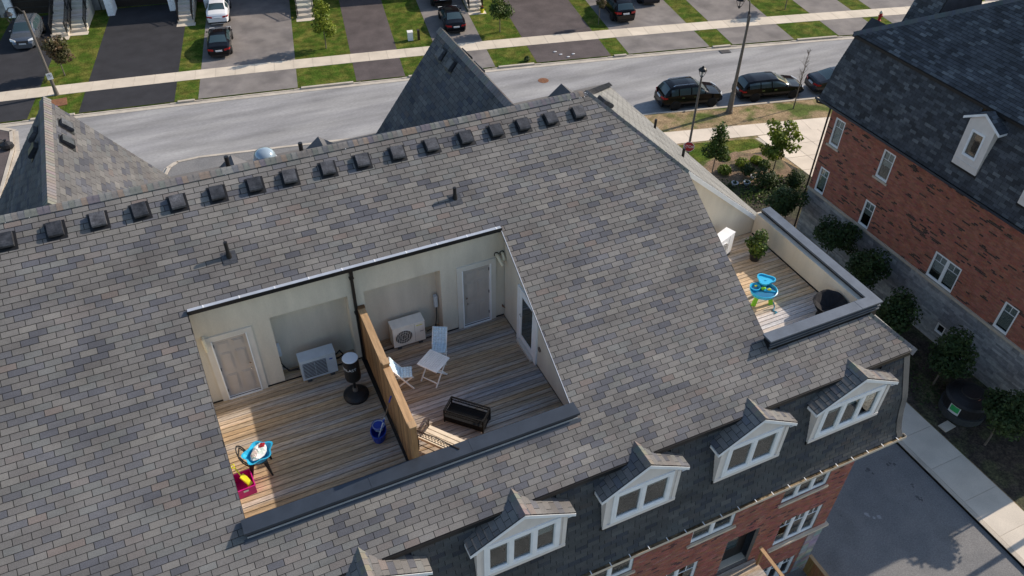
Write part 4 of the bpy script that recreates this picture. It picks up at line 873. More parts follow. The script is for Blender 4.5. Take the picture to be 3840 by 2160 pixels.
    for ax in (-.575, .62):
        for sg in (1, -1):
            yv = Wd/2*sm(wd, ax); M0 = Matrix.Translation((ax*L/2, sg*(yv-.075), R))@Matrix.Rotation(-sg*pi/2, 4, 'X')
            wh = inst('wheel', tm, root, M0); inst('rim', rme, wh); inst('brake_disc', hub, wh)
            inst('wheel_arch', arch, root, Matrix.Translation((ax*L/2, sg*(yv-.012), R+.02))@Matrix.Rotation(-sg*pi/2, 4, 'X'))
    h = .62 if kind != 'suv' else .75; zl = h+.13
    for sg in (1, -1):
        m = MB(); m.slab([(-L/2+.005, sg*.42*Wd/2*1.1, zl-.06), (-L/2+.005, sg*.42*Wd/2*1.1, zl+.07), (-L/2+.10, sg*.86*Wd/2, zl+.09), (-L/2+.10, sg*.86*Wd/2, zl-.07)], (-.03, 0, 0)); m.slab([(-L/2+.1, sg*.865*Wd/2, zl-.06), (-L/2+.1, sg*.865*Wd/2, zl+.09), (-L/2+.32, sg*.965*Wd/2, zl+.07), (-L/2+.32, sg*.965*Wd/2, zl-.0)], (0, sg*.02, 0)); m.build('taillight', 'red', root)
        m = MB(); zf = zl-.08; m.slab([(L/2-.06, sg*.5*Wd/2, zf-.07), (L/2-.08, sg*.5*Wd/2, zf+.05), (L/2-.32, sg*.93*Wd/2, zf+.13), (L/2-.2, sg*.9*Wd/2, zf-.04)], (.05, sg*.02, .01)); m.build('headlight', 'lens', root)
        m = MB(); m.lathe([(.001, -.05), (.07, -.035), (.085, 0), (.07, .04), (.001, .055)], (.36*L/2, sg*(Wd/2+.07), 1.0 if kind != 'suv' else 1.12), 10, sx=.7, sy=1.1); m.bar((.37*L/2, sg*(Wd/2-.06), .98 if kind != 'suv' else 1.1), (.36*L/2, sg*(Wd/2+.05), .98 if kind != 'suv' else 1.1), .05, .03); m.build('mirror', paint, root, smooth=False)
        for hx_ in (.02, -.36): MB().bar((hx_*L/2-.1, sg*(Wd/2+.005), .8 if kind != 'suv' else .9), (hx_*L/2+.1, sg*(Wd/2+.005), .8 if kind != 'suv' else .9), .02, .03).build('door_handle', 'chrome', root)
        if rails: MB().tube([(-.66*L/2, sg*.6*Wd/2, sm(K['top'], -.66)-.0), (-.6*L/2, sg*.6*Wd/2, sm(K['top'], -.6)+.04), (.0, sg*.6*Wd/2, sm(K['top'], 0)+.035), (.1*L/2, sg*.6*Wd/2, sm(K['top'], .1)+.0)], .02, 6).build('roof_rail', 'chrome', root)
    MB().box(-L/2-.02, -L/2+.03, -.26, .26, zl-.12, zl+.0).build('licence_plate', 'plate', root)
    m = MB().box(L/2-.08, L/2+.012, -.42, .42, zl-.3, zl-.1); g_ = m.build('grille', 'black', root)
    for i in range(4): MB().box(L/2+.012, L/2+.02, -.4, .4, zl-.28+i*.05, zl-.265+i*.05).build('grille_bar', 'chrome', g_)
    MB().box(L/2-.02, L/2+.025, -.26, .26, zl-.36, zl-.25).build('licence_plate', 'plate', root)
    m = MB().box(-L/2-.015, -L/2+.2, -Wd/2*.78, Wd/2*.78, .24, .36); m.build('bumper_trim', 'black', root)
    return root
NG = SANG+pi/2            # heading away from the street
def street_car(label, a, b, rz, kind, paint, sc_=1.03, lead='rear', **k):
    Lh = CK[kind]['L']/2*sc_; p = W(a, b+(Lh if lead == 'rear' else Lh), GL+.008, False); return make_car(label, p, rz, kind, paint, sc_, **k)
make_ = []
street_car('silver grey estate car with open roof rack nosed out beside the twin stairs', -35.1, 8.35, NG+pi, 'suv', 'paintsilver', 1.02, rails=True)
street_car('white sedan parked on the driveway in front of a black sedan', -19.95, 10.0, NG, 'sedan', 'paintwhite', 1.03)
street_car('black sedan parked behind the white sedan on the driveway', -19.65, 3.35, NG, 'sedan', 'paintblack', 1.0)
street_car('black sedan with red tail lights beside the porch stairs with the yellow pot', -.2, 3.85, NG, 'sedan', 'paintblack', .98)
street_car('black car in front of the black sedan near the porch stairs', -.35, 9.7, NG, 'suv', 'paintblack', 1.0)
street_car('black compact SUV parked beside the thin young tree', 14.75, 2.9, NG, 'suv', 'paintblack', 1.08)
street_car('dark car parked up the drive beside the compact SUV', 18.5, 6.2, NG, 'suv', 'paintdark', 1.06)
def kerb_car(label, w1, w2, kind, paint, **k):   # rear and front wheel contact on the road
    a, b = np.array(w1), np.array(w2); wb = np.linalg.norm(b-a); K = CK[kind]; sc_ = wb/(K['L']/2*(.62+.575)); d = (b-a)/wb; n = np.array([-d[1], d[0]])
    c = a+d*(.575*K['L']/2*sc_)+n*(K['Wd']/2*sc_-.05); return make_car(label, (c[0], c[1], .004), atan2(d[1], d[0]), kind, paint, sc_, **k)
kerb_car('black crossover SUV with chrome roof rails parked at the near kerb', (22.145, 24.095), (24.951, 23.49), 'suv', 'paintblack', rails=True)
kerb_car('black estate car parked at the kerb behind the tall street light', (28.388, 22.802), (31.41, 22.109), 'wagon', 'paintblack')
kerb_car('charcoal sedan parked at the kerb partly behind the brick block', (34.25, 21.45), (37.2, 20.8), 'sedan', 'paintdark')

# ------------------------------------------------------------------ trees and plants
def leaf_cloud(ells, n, size, shell=.5, asp=.6):
    mb = MB(); tot = sum(e[3]*e[4]*e[5] for e in ells)
    for e in ells:
        k = int(n*e[3]*e[4]*e[5]/tot)
        for i in range(k):
            while True:
                p = Vector((random.uniform(-1, 1), random.uniform(-1, 1), random.uniform(-1, 1)))
                if shell*shell*random.random() < p.length_squared < 1: break
            c = Vector((e[0]+p.x*e[3], e[1]+p.y*e[4], e[2]+p.z*e[5]))
            nrm = (p.normalized()*.7+Vector((random.gauss(0, .5), random.gauss(0, .5), random.gauss(.35, .5)))).normalized()
            t = nrm.cross(Vector((random.gauss(0, 1), random.gauss(0, 1), random.gauss(0, 1)))).normalized(); b = nrm.cross(t); s_ = size*random.uniform(.6, 1.3); q = random.uniform(.6, 1.3); col = (q, q*random.uniform(.95, 1.05), q*.95)
            mb.add([c-t*s_, c-t*s_*.1-b*s_*asp, c+t*s_, c-t*s_*.1+b*s_*asp], [(0, 1, 2, 3)], col)
    return mb
def make_tree(name, label, base, h, ells, n, size, mat, tr=.05, cat='tree', group=None, lean=(0, 0), limbs=7, shell=.5):
    r = thing(name, label, cat, base, 0, group); zc = min(e[2]-e[5] for e in ells)
    m = MB(); top = Vector((lean[0]*h, lean[1]*h, h*.8)); prev = Vector((0, 0, -.05)); pts = [prev]
    for i in range(1, 6): t = i/5; pts.append(Vector((top.x*t+random.uniform(-.02, .02), top.y*t+random.uniform(-.02, .02), top.z*t)))
    for i in range(5): m.cyl(pts[i], pts[i+1], tr*(1-.17*i), 8, tr*(1-.17*(i+1)), cap=i in (0, 4))
    for i in range(limbs):
        e = random.choice(ells); z = random.uniform(max(zc*.8, h*.25), h*.7); t = z/(h*.8); s0 = Vector((top.x*t, top.y*t, z)); an = random.uniform(0, 2*pi)
        tip = Vector((e[0]+cos(an)*e[3]*.8, e[1]+sin(an)*e[4]*.8, min(z+random.uniform(.2, .7), h))); m.cyl(s0, tip, tr*.4, 5, tr*.12, cap=False)
    m.build('trunk', 'bark', r); leaf_cloud(ells, n, size, shell).build('crown', mat, r); return r
def rnd_ells(n, r, z0, z1, er, ez):
    return [(random.uniform(-r, r), random.uniform(-r, r), random.uniform(z0, z1), er*random.uniform(.7, 1.2), er*random.uniform(.7, 1.2), ez*random.uniform(.7, 1.2)) for i in range(n)]
def tcone(n, z0, z1, r0, r1, er, ez):
    out = []
    for i in range(n):
        t = i/(n-1); an = i*2.4; rr = r0+(r1-r0)*t; out.append((cos(an)*rr, sin(an)*rr, z0+(z1-z0)*t, er*(1-.4*t)*random.uniform(.8, 1.15), er*(1-.4*t)*random.uniform(.8, 1.15), ez*random.uniform(.8, 1.2)))
    return out
al = [((19.3, 8.6), 'beside the brick corner'), ((19.25, 5.0), 'second from the garden end'), ((19.1, 2.4), 'third from the garden end'), ((18.6, -.75), 'by the small basement window'), ((18.45, -3.95), 'between basement window and black bin'), ((17.75, -7.6), 'beside the big black bin')]
for (x, y), t in al:
    make_tree('alley_tree', 'round dark green young tree in the alley bed, '+t, (x, y, GL), 3.4, rnd_ells(10, .68, 1.6, 3.05, .66, .56), 3600, .085, 'leafdark', .055, group='young trees along the alley')
P = pz('C', 220, 1320, GL); make_tree('garden_tree', 'narrow upright green tree standing in the pale mulch near the stop sign', P, 3.9, tcone(8, 1.5, 3.5, .42, .1, .62, .45), 1700, .095, 'leaf', .045)
P = pz('C', 680, 1300, GL); make_tree('garden_tree', 'spreading tree with lime tipped leaves in front of the pale paving', P, 3.7, rnd_ells(8, .8, 1.6, 2.4, .55, .38)+rnd_ells(6, .65, 2.5, 3.5, .52, .32), 2200, .115, 'leaflime', .05, shell=.2)
for q, sz, mt, lb in ((('C', 330, 1205), .25, 'leaflime', 'tiny lime shrub alone in the mulch'), (('C', 445, 1255), .5, 'leaflime', 'lime green hosta clump in the middle of the mulch bed'), (('C', 550, 1228), .42, 'leaflime', 'lime clump beside the spreading tree'), (('C', 310, 1305), .48, 'leaflime', 'lime clump nearest the narrow tree'), (('C', 610, 1262), .45, 'leaf', 'green clump at the foot of the spreading tree')):
    P = pz(*q, GL); r = thing('shrub', lb, 'shrub', P); leaf_cloud([(0, 0, sz*.55, sz, sz, sz*.6)], 420, .085, .3).build('foliage', mt, r); MB().cyl((0, 0, -.05), (0, 0, sz*.6), .02, 6).build('stem', 'bark', r)
for q, sz, lb in ((('C', 610, 1410), 1.0, 'big dark evergreen shrub by the garden pots'), (('C', 850, 1400), .85, 'dark evergreen shrub against the brick corner'), (('C', 480, 1320), .55, 'low feathery dark green grass clump in the garden')):
    P = pz(*q, GL); r = thing('shrub', lb, 'shrub', P); leaf_cloud(rnd_ells(4, sz*.45, sz*.45, sz*.95, sz*.62, sz*.5), int(1300*sz), .075, .4).build('foliage', 'leafdark', r); MB().cyl((0, 0, -.05), (0, 0, sz*.7), .03, 6).build('stem', 'bark', r)
for q, mt, lb in ((('C', 390, 1400), 'plate', 'pale stone planter on the garden soil'), (('C', 480, 1395), 'acg', 'grey planter beside the pale planter'), (('C', 530, 1345), 'plate', 'small white planter by the dark shrub')):
    P = pz(*q, GL); r = thing('garden_planter', lb, 'planter', P); r.scale = (.7,)*3; MB().lathe([(.2, 0), (.3, .3), (.34, .34), (.3, .34), (.27, .28), (.001, .26)], (0, 0, 0), 14).build('pot', mt, r); MB().lathe([(.27, .26), (.001, .3)], (0, 0, 0), 12).build('soil', 'soil', r); leaf_cloud([(0, 0, .4, .2, .2, .15)], 60, .06, .2).build('foliage', 'leafdark', r)
make_tree('street_tree', 'brownish leafed young tree beside the leaning street light', pz('A', 490, 570, GL), 3.6, rnd_ells(8, .5, 1.4, 3.0, .66, .6), 2300, .1, 'leafolive', .05)
make_tree('street_tree', 'yellow green young street tree on the lawn right of the grey driveway', pz('A', 2462, 365, GL), 4.6, tcone(8, 1.5, 4.2, .5, .3, .62, .6), 1600, .11, 'leaflime', .05)
make_tree('street_tree', 'dense dark green young tree by the porch stairs', pz('B', 1197, 240, GL), 4.0, rnd_ells(8, .6, 1.6, 3.4, .75, .65), 2400, .1, 'leaf', .05)
make_tree('street_tree', 'thin sparse young tree in front of the compact SUV', pz('B', 1940, 185, GL), 3.4, rnd_ells(4, .2, 1.7, 3.2, .38, .5), 420, .09, 'leafolive', .035)
make_tree('street_tree', 'young tree on the far lawn, only its trunk low in view', pz('C', 772, 70, GL), 4., rnd_ells(6, .5, 2., 3.4, .65, .6), 1100, .1, 'leaf', .05)
b = pz('C', 835, 820, GL); r = thing('bare_tree', 'bare dead sapling on the patchy grass in front of the estate car', 'tree', b)
m = MB(); m.cyl((0, 0, -.05), (.1, .1, 2.2), .05, 7, .03); m.cyl((.1, .1, 2.2), (.22, .15, 4.6), .03, 6, .008); m.build('trunk', 'bark', r)
m = MB()
for i in range(46):
    z = random.uniform(1.4, 4.3); an = random.uniform(0, 2*pi); s0 = Vector((.05*z, .04*z, z)); L_ = random.uniform(.3, .9)*(1.15-z/6); tip = s0+Vector((cos(an)*L_*.6, sin(an)*L_*.6, L_)); m.cyl(s0, tip, .011, 4, .004, cap=False)
    for j in range(2): q = s0.lerp(tip, random.uniform(.4, .9)); m.cyl(q, q+Vector((random.uniform(-.2, .2), random.uniform(-.2, .2), random.uniform(.1, .3))), .006, 3, .003, cap=False)
m.build('twigs', 'bark', r)
# ground cover under the alley trees
mb = leaf_cloud([(18.4, 6, .12, 2., 4.5, .2), (18.2, -2, .12, 1.6, 5, .18), (21.5, 12.2, .14, 2.6, 1.4, .25)], 3800, .07, 0.); g2_ = leaf_cloud([(21.6, 12.9, .16, 2.4, 1.5, .3), (23.6, 11.2, .16, 1.2, 1.6, .3), (19.3, 14.2, .14, .9, .8, .2)], 2600, .08, 0.).build('ground_cover', 'leaf'); g2_['kind'] = 'stuff'; g2_['label'] = 'fresh green ground cover in the garden bed beside the paving'
gc = mb.build('ground_cover', 'leafdark'); gc['kind'] = 'stuff'; gc['label'] = 'low weeds in the dark planting bed'

# ------------------------------------------------------------------ street furniture
def lantern(m, c, s_=1., up=True):
    x, y, z = c
    for sx, sy in ((-1, -1), (-1, 1), (1, -1), (1, 1)): m.bar((x+sx*.08*s_, y+sy*.08*s_, z), (x+sx*.19*s_, y+sy*.19*s_, z+.42*s_), .025, .025)
    m.lathe([(.11*s_, -.03), (.12*s_, .0), (.05*s_, -.12*s_)][::-1], (x, y, z), 8)
    m.lathe([(.3*s_, .42*s_), (.31*s_, .46*s_), (.24*s_, .58*s_), (.1*s_, .66*s_), (.1*s_, .7*s_), (.05*s_, .76*s_), (.001, .78*s_)], (x, y, z), 8)
S0 = pz('C', 48, 1100, 2.2); lp = thing('lantern_post', 'short lantern lamp post carrying the stop sign', 'lamp post', (S0[0], S0[1], GL))
hh = over(S0, 'C', 150, 590)[2]-GL
m = MB(); m.cyl((0, 0, 0), (0, 0, hh), .085, 12, .06); m.cyl((0, 0, 0), (0, 0, .5), .11, 12, .1); m.build('post', 'pole', lp)
m = MB(); lantern(m, (0, 0, hh+.12), .85); m.build('lantern', 'black', lp); MB().lathe([(.06, 0), (.1, .3), (.001, .31)], (0, 0, hh+.12), 8).build('lamp_glass', 'glass', lp)
ss = thing('stop_sign', 'red octagonal stop sign fixed to the lantern post', 'sign', (S0[0], S0[1], 2.2)); dirn = Vector((CAM[0]-S0[0], CAM[1]-S0[1], 0)).normalized(); ss.rotation_euler = (0, 0, atan2(dirn.y, dirn.x)+pi/2)
oc = lambda r, y0: [(r*cos(pi/8+i*pi/4), y0, r*sin(pi/8+i*pi/4)) for i in range(8)]
MB().slab(oc(.37, -.12), (0, .004, 0)).build('border', 'white', ss); MB().slab(oc(.345, -.1215), (0, .001, 0)).build('face', 'redpaint', ss)
def text(s_, parent, loc, size, mat, rot=(pi/2, 0, 0), name='lettering', ext=.002):
    cu = bpy.data.curves.new(name, 'FONT'); cu.body = s_; cu.size = size; cu.align_x = 'CENTER'; cu.align_y = 'CENTER'; cu.extrude = ext
    o = bpy.data.objects.new('tmp', cu); COL.objects.link(o); dg = bpy.context.evaluated_depsgraph_get(); me = bpy.data.meshes.new_from_object(o.evaluated_get(dg)); bpy.data.objects.remove(o)
    me.materials.clear(); me.materials.append(MT[mat]); ob = bpy.data.objects.new(name, me); COL.objects.link(ob); ob.parent = parent; ob.location = loc; ob.rotation_euler = rot; return ob
text('STOP', ss, (0, -.1245, 0), .27, 'white')
MB().box(-.05, .05, -.116, -.075, -.2, .2).build('bracket', 'pole', ss)
P = pz('C', 350, 850, GL); sl2 = thing('street_light', 'tall tapered street light with a curved arm and lantern on the boulevard', 'street light', P); hp = over(P, 'C', 515, 115)[2]-GL
m = MB(); m.cyl((0, 0, 0), (0, 0, hp), .15, 14, .075); m.cyl((0, 0, 0), (0, 0, 1.6), .21, 14, .17); m.cyl((0, 0, 0), (0, 0, .2), .26, 14, .24); m.build('pole', 'pole', sl2)
e1 = over(P, 'C', 430, 30)
av = Vector((ST[0]*-1, ST[1]*-1, 0))*.2+Vector((SN[0], SN[1], 0))*1.0; av.normalize()
arm = [Vector((0, 0, hp-.6)), av*.1+Vector((0, 0, hp+.1)), av*.25+Vector((0, 0, hp+.75)), av*.6+Vector((0, 0, hp+1.1)), av*1.0+Vector((0, 0, hp+1.05)), av*1.2+Vector((0, 0, hp+.85))]
m = MB(); m.tube(arm, .04, 8); m.tube([Vector((0, 0, hp-.9))+av*.12, Vector((0, 0, hp+.2))+av*.2], .02, 6); m.build('arm', 'black', sl2)
m = MB(); lantern(m, (av.x*1.2, av.y*1.2, hp+.15), 1.05); m.build('lantern', 'black', sl2)
P = pz('A', 430, 715, GL); sl3 = thing('street_light', 'leaning looking grey street light with a no parking plate by the left driveway', 'street light', P); hp = over(P, 'A', 165, 85)[2]-GL
m = MB(); m.cyl((0, 0, 0), (0, 0, hp), .13, 12, .08); m.cyl((0, 0, 0), (0, 0, .5), .17, 12, .14); m.build('pole', 'pole', sl3)
av = Vector((-ST[0], -ST[1], 0))*.9-Vector((SN[0], SN[1], 0))*.4; av.normalize()
m = MB(); m.tube([Vector((0, 0, hp-.2)), av*.3+Vector((0, 0, hp+.35)), av*.8+Vector((0, 0, hp+.4)), av*1.0+Vector((0, 0, hp+.2))], .035, 8); lantern(m, (av.x, av.y, hp-.5), 1.); m.build('lantern_arm', 'black', sl3)
zz = over(P, 'A', 372, 572)[2]; dirn = Vector((CAM[0]-P[0], CAM[1]-P[1], 0)).normalized(); rzs = atan2(dirn.y, dirn.x)+pi/2
npk = thing('parking_sign', 'small white no parking plate on the grey street light', 'sign', (P[0], P[1], zz), rzs)
MB().box(-.2, .2, -.135, -.128, -.25, .25).build('plate', 'white', npk); m = MB()
for i in range(20): a_, b_ = 2*pi*i/20, 2*pi*(i+1)/20; m.bar((.13*cos(a_), -.137, .05+.13*sin(a_)), (.13*cos(b_), -.137, .05+.13*sin(b_)), .004, .03, up=(0, 1, 0))
m.bar((-.09, -.137, .14), (.09, -.137, -.04), .03, .004, up=(0, 0, 1)); m.build('ring', 'acdark', npk); text('P', npk, (0, -.139, .05), .16, 'black')
P = pz('A', 445, 775, GL); sh_ = thing('plywood_sheet', 'brown board lying on the grass at the foot of the left street light', 'board', (P[0], P[1], GL+.01), SANG+.2); MB().box(-.55, .55, -.6, .6, 0, .03).build('board', 'rust', sh_); MB().box(-.3, -.1, -1.0, -.8, 0, .18).build('blue_offcut', 'blueplastic', sh_)
P = pz('C', 1480, 155, GL); hy = thing('fire_hydrant', 'red fire hydrant with a cream top on the far grass', 'hydrant', P)
MB().lathe([(.17, 0), (.17, .06), (.12, .08), (.12, .6), (.15, .62), (.15, .68)], (0, 0, 0), 14).build('barrel', 'redpaint', hy); MB().lathe([(.15, .68), (.14, .78), (.08, .86), (.03, .9), (.001, .92)], (0, 0, 0), 14).build('bonnet', 'ivory', hy)
m = MB(); m.cyl((-.22, 0, .5), (.22, 0, .5), .06, 10); m.cyl((0, 0, .45), (0, -.22, .45), .08, 10); m.build('nozzle', 'redpaint', hy)
P = pz('B', 522, 302, GL); ub = thing('utility_pedestal', 'pale grey utility pedestal standing on the lawn', 'utility box', P, SANG); MB().box(-.22, .22, -.16, .16, 0, .68).build('cabinet', 'fascia', ub); MB().slab([(-.24, -.18, .68), (.24, -.18, .68), (.24, .18, .74), (-.24, .18, .74)], (0, 0, .05)).build('lid', 'acw', ub)
P = pz('B', 585, 300, GL); up_ = thing('marker_post', 'dark brown marker post beside the pale utility pedestal', 'post', P); MB().box(-.09, .09, -.09, .09, 0, .82).build('shaft', 'bronze', up_); MB().slab([(-.1, -.1, .82), (.1, -.1, .82), (.1, .1, .86), (-.1, .1, .86)], (0, 0, .03)).build('cap', 'bronze', up_)
P = pz('A', 35, 1115, GL); gb = thing('garbage_bags', 'two black garbage bags on the paving of the left corner', 'bags', P)
for i, (dx, dy) in enumerate(((-.3, .3), (.25, -.3))): MB().lathe([(.22, 0), (.36, .18), (.33, .4), (.16, .55), (.05, .62), (.09, .72), (.001, .7)], (dx, dy, 0), 11, sx=1+.2*i, sy=.9).build('bag', 'blackplastic', gb)
P = pz('B', 1400, 462, GL); r = thing('weed_tuft', 'dark weed tuft on the verge near the kerb', 'plant', P); leaf_cloud([(0, 0, .22, .25, .25, .25)], 160, .08, .1).build('foliage', 'leafdark', r); MB().cyl((0, 0, -.05), (0, 0, .2), .015, 5).build('stem', 'bark', r)
for q, t in ((('B', 1612, 392), 'nearest the brown drive edge'), (('B', 1655, 412), 'longest of the scattered pieces'), (('B', 1712, 430), 'closest to the kerb'), (('B', 1750, 408), 'on its own at the right')):
    P = pz(*q, GL+.02); r = tag(MB().lathe([(.001, 0), (.1, .0), (.14, .03), (.1, .06), (.001, .06)], (P[0], P[1], GL+.008), 9, sx=1.2, sy=.5).build('paper_scrap', 'plate'), 'white scrap on the brown driveway apron, '+t, 'litter')
# in-ground waste container with slab
P = pz('I', 2170, 190, .9); wb_ = thing('waste_container', 'large black domed in-ground waste container in the alley bed', 'container', (18.35, -5.7, GL))
MB().lathe([(.98, 0), (1.0, .35), (1.02, .42)], (0, 0, 0), 30).build('base_ring', 'acdark', wb_, smooth=False); MB().lathe([(.94, .42), (.94, .95), (1.0, .97), (1.0, 1.02)], (0, 0, 0), 30).build('drum', 'blackplastic', wb_); MB().lathe([(1.0, 1.02), (.9, 1.12), (.6, 1.24), (.42, 1.28), (.4, 1.33), (.38, 1.33), (.001, 1.35)], (0, 0, 0), 30).build('dome_lid', 'blackplastic', wb_)
m = MB(); m.box(-.08, .08, -.5, -.46, 1.2, 1.27); m.build('lid_handle', 'chrome', wb_)
lbm = MB()
for i in range(6):
    a0, a1 = radians(174+i*5), radians(174+(i+1)*5); R_ = .956
    lbm.quad((R_*cos(a0), R_*sin(a0), .45), (R_*cos(a1), R_*sin(a1), .45), (R_*cos(a1), R_*sin(a1), .92), (R_*cos(a0), R_*sin(a0), .92))
lbm.build('label_backing', 'plate', wb_); lbm = MB()
for i in range(5):
    a0, a1 = radians(176.5+i*5), radians(176.5+(i+1)*5); R_ = .96
    lbm.quad((R_*cos(a0), R_*sin(a0), .58), (R_*cos(a1), R_*sin(a1), .58), (R_*cos(a1), R_*sin(a1), .9), (R_*cos(a0), R_*sin(a0), .9))
lbm.build('green_label', 'greenlabel', wb_)
q = [pz('I', *c, GL) for c in ((1925, 318), (1995, 280), (2060, 325), (1985, 367))]; ps = MB().slab([(p[0], p[1], GL+.005) for p in q], (0, 0, .05)).build('paving_stone', 'kerb'); tag(ps, 'square concrete stone lying beside the black waste container', 'paving stone')
# alley fence at the rear corner
fn = thing('yard_fence', 'brown board fence running out from the rear brick corner', 'fence', (6.25, -9.2, 0))
y = -9.0
while y > -14: MB().box(6.22, 6.25, y-.14, y-.004, .02, 1.02, sep((.75, .7, .65), .15)).build('board', 'fence', fn, org=(6.25, -9.2, 0)); y -= .145
for y in (-9.05, -11., -13.): MB().box(6.25, 6.34, y-.045, y+.045, 0, 1.05).build('post', 'fence', fn, org=(6.25, -9.2, 0))
MB().box(6.19, 6.33, -14, -8.98, 1.05, 1.09).build('cap_rail', 'fencecap', fn, org=(6.25, -9.2, 0))
# street light south of the neighbour, outside the frame: its shadow crosses the alley
r = thing('street_light', 'street light south of the brick block by the alley pavement', 'street light', (20., -11.52, GL)); m = MB(); m.cyl((0, 0, 0), (0, 0, 7.4), .13, 12, .08); m.build('pole', 'pole', r)
make_tree('alley_tree', 'broad tree south of the brick block whose shadow falls on the alley', (18.2, -10.1, GL), 4.8, rnd_ells(7, .55, 3.3, 4.1, .6, .5), 1600, .12, 'leafdark', .08)

# ------------------------------------------------------------------ houses across the street
HW = [(-47, -38.5, 'grey stone fronted house west of the silver car', (.3, .29, .28)), (-38.5, -30.2, 'grey stone house behind the twin stairs', (.33, .32, .31)), (-30.2, -22., 'pale stone house with the black asphalt driveway', (.4, .39, .37)), (-22, -9.6, 'brick house behind the white sedan', (.26, .12, .09)), (-9.6, 1.6, 'tan stone house with the brown striped driveway', (.38, .33, .27)), (1.6, 12, 'brick house with porch stairs and yellow pot', (.24, .11, .085)), (12, 22, 'grey house behind the compact SUV', (.3, .29, .28)), (22, 32, 'tan house beyond the tall street light', (.37, .32, .26)), (32, 46, 'brick house beyond the fire hydrant', (.24, .11, .085))]
for i, (a0, a1, lb, col) in enumerate(HW):
    o = W((a0+a1)/2, 20, 0, False); r = thing('row_house', lb, 'house', (o[0], o[1], GL), SANG); w2 = (a1-a0)/2-.05; f = -4.1; mt = pm('facade_%d' % i, col, .9, .2, 3, bump=.3, bs=30)
    gd = [(-w2+.9, -w2+.9+min(5.2, w2*1.3), 0, 2.35)]; gd = [(-w2+1.2, w2-2.2, 0, 2.35)]
    MB().holed((0, f, 0), (1, 0, 0), (0, 0, 1), (0, -1, 0), -w2, w2, 0, 8.6, gd, .35).box(-w2, -w2+.2, f+.35, 8, 0, 8.6).box(w2-.2, w2, f+.35, 8, 0, 8.6).box(-w2+.2, w2-.2, 7.8, 8, 0, 8.6).build('wall', mt, r)
    m = MB(); m.slab([(-w2-.2, f-.5, 8.6), (w2+.2, f-.5, 8.6), (w2+.2, 2, 11.4), (-w2-.2, 2, 11.4)], (0, 0, -.2), (.1, .1, .1)); m.slab([(-w2-.2, 8.5, 8.6), (w2+.2, 8.5, 8.6), (w2+.2, 2, 11.4), (-w2-.2, 2, 11.4)], (0, 0, -.2), (.1, .1, .1)); m.build('roof', 'roofdark', r)
    g_ = MB().box(gd[0][0], gd[0][1], f+.3, f+.34, 0, 2.35).build('garage_door', 'acdark', r)
    for k in range(4): MB().box(gd[0][0]+.05, gd[0][1]-.05, f+.27, f+.3, .05+k*.57, .57+k*.57).build('door_panel', 'bronze', g_)
    for x in (-w2*.5, w2*.45):
        wn_ = MB().box(x-.8, x+.8, f-.03, f-.003, 4.4, 6.1).build('window', 'white', r); MB().box(x-.72, x+.72, f-.04, f-.031, 4.48, 6.02).build('pane', 'carglass', wn_)
    for x in (gd[0][0]-.25, gd[0][1]+.25): MB().box(x-.28, x+.28, f-1.6 if i in (2, 3) else f-.25, f-.002, 0, 2.9).build('stone_pillar', 'stone', r)
def stairs(label, a0, a1, b0, b1, hgt, n=9):
    o = W((a0+a1)/2, b0, 0, False); r = thing('entrance_stairs', label, 'stairs', (o[0], o[1], GL), SANG); w2 = (a1-a0)/2; dpt = (b1-b0)/n
    for k in range(n):
        MB().box(-w2, w2, k*dpt, (b1-b0), k*hgt/n, (k+1)*hgt/n, (1, 1, 1)).build('step', 'conc', r) if k == 0 else MB().box(-w2+.001, w2-.001, k*dpt, (b1-b0)-.001*k, k*hgt/n+.0005, (k+1)*hgt/n, sep((.95, 1, 1.06), .04)).build('step', 'conc', r)
    for sg in (-1, 1):
        x = sg*(w2-.08); m = MB(); m.bar((x, .1, 1.0), (x, b1-b0, hgt+1.0), .06, .06); m.bar((x, .1, .35), (x, b1-b0, hgt+.2), .04, .04)
        for k in range(int((b1-b0)/.16)): t = (k+.5)/int((b1-b0)/.16); y = .1+(b1-b0-.1)*t; m.bar((x, y, t*hgt+.2), (x, y, t*hgt+1.0), .025, .025)
        for t in (.01, .5, .99): y = .1+(b1-b0-.1)*t; m.bar((x, y, t*hgt), (x, y, t*hgt+1.15), .08, .08)
        m.build('railing', 'black', r)
    MB().box(-w2-.1, w2+.1, -.7, -.002, 0, .02).build('landing_pad', 'conc', r); return r
stairs('grey concrete stairs with black railings next to the silver car', -33.5, -32.15, 10.6, 15.6, 1.9); stairs('grey concrete stairs with black railings beside the black driveway', -32.1, -30.75, 11.3, 15.6, 1.9)
stairs('grey stairs between the black driveway and the white sedan', -23.4, -22.05, 11.3, 15.8, 1.9); stairs('short porch stairs with a yellow flower pot', 1.75, 3.15, 8.4, 12.8, 1.7)
stairs('grey stairs behind the yellow green street tree', -13.3, -11.8, 10.2, 15.8, 1.9)
o = W(2.9, 8.0, GL, False); r = thing('flower_pot', 'yellow pot of red flowers at the foot of the porch stairs', 'pot', o); MB().lathe([(.14, 0), (.2, .3), (.22, .32), (.18, .32), (.001, .29)], (0, 0, 0), 14).build('pot', 'yellow', r); leaf_cloud([(0, 0, .45, .2, .2, .16)], 90, .06, .2).build('foliage', 'leaf', r); leaf_cloud([(0, 0, .55, .18, .18, .08)], 40, .04, .2).build('flowers', 'clothred', r)
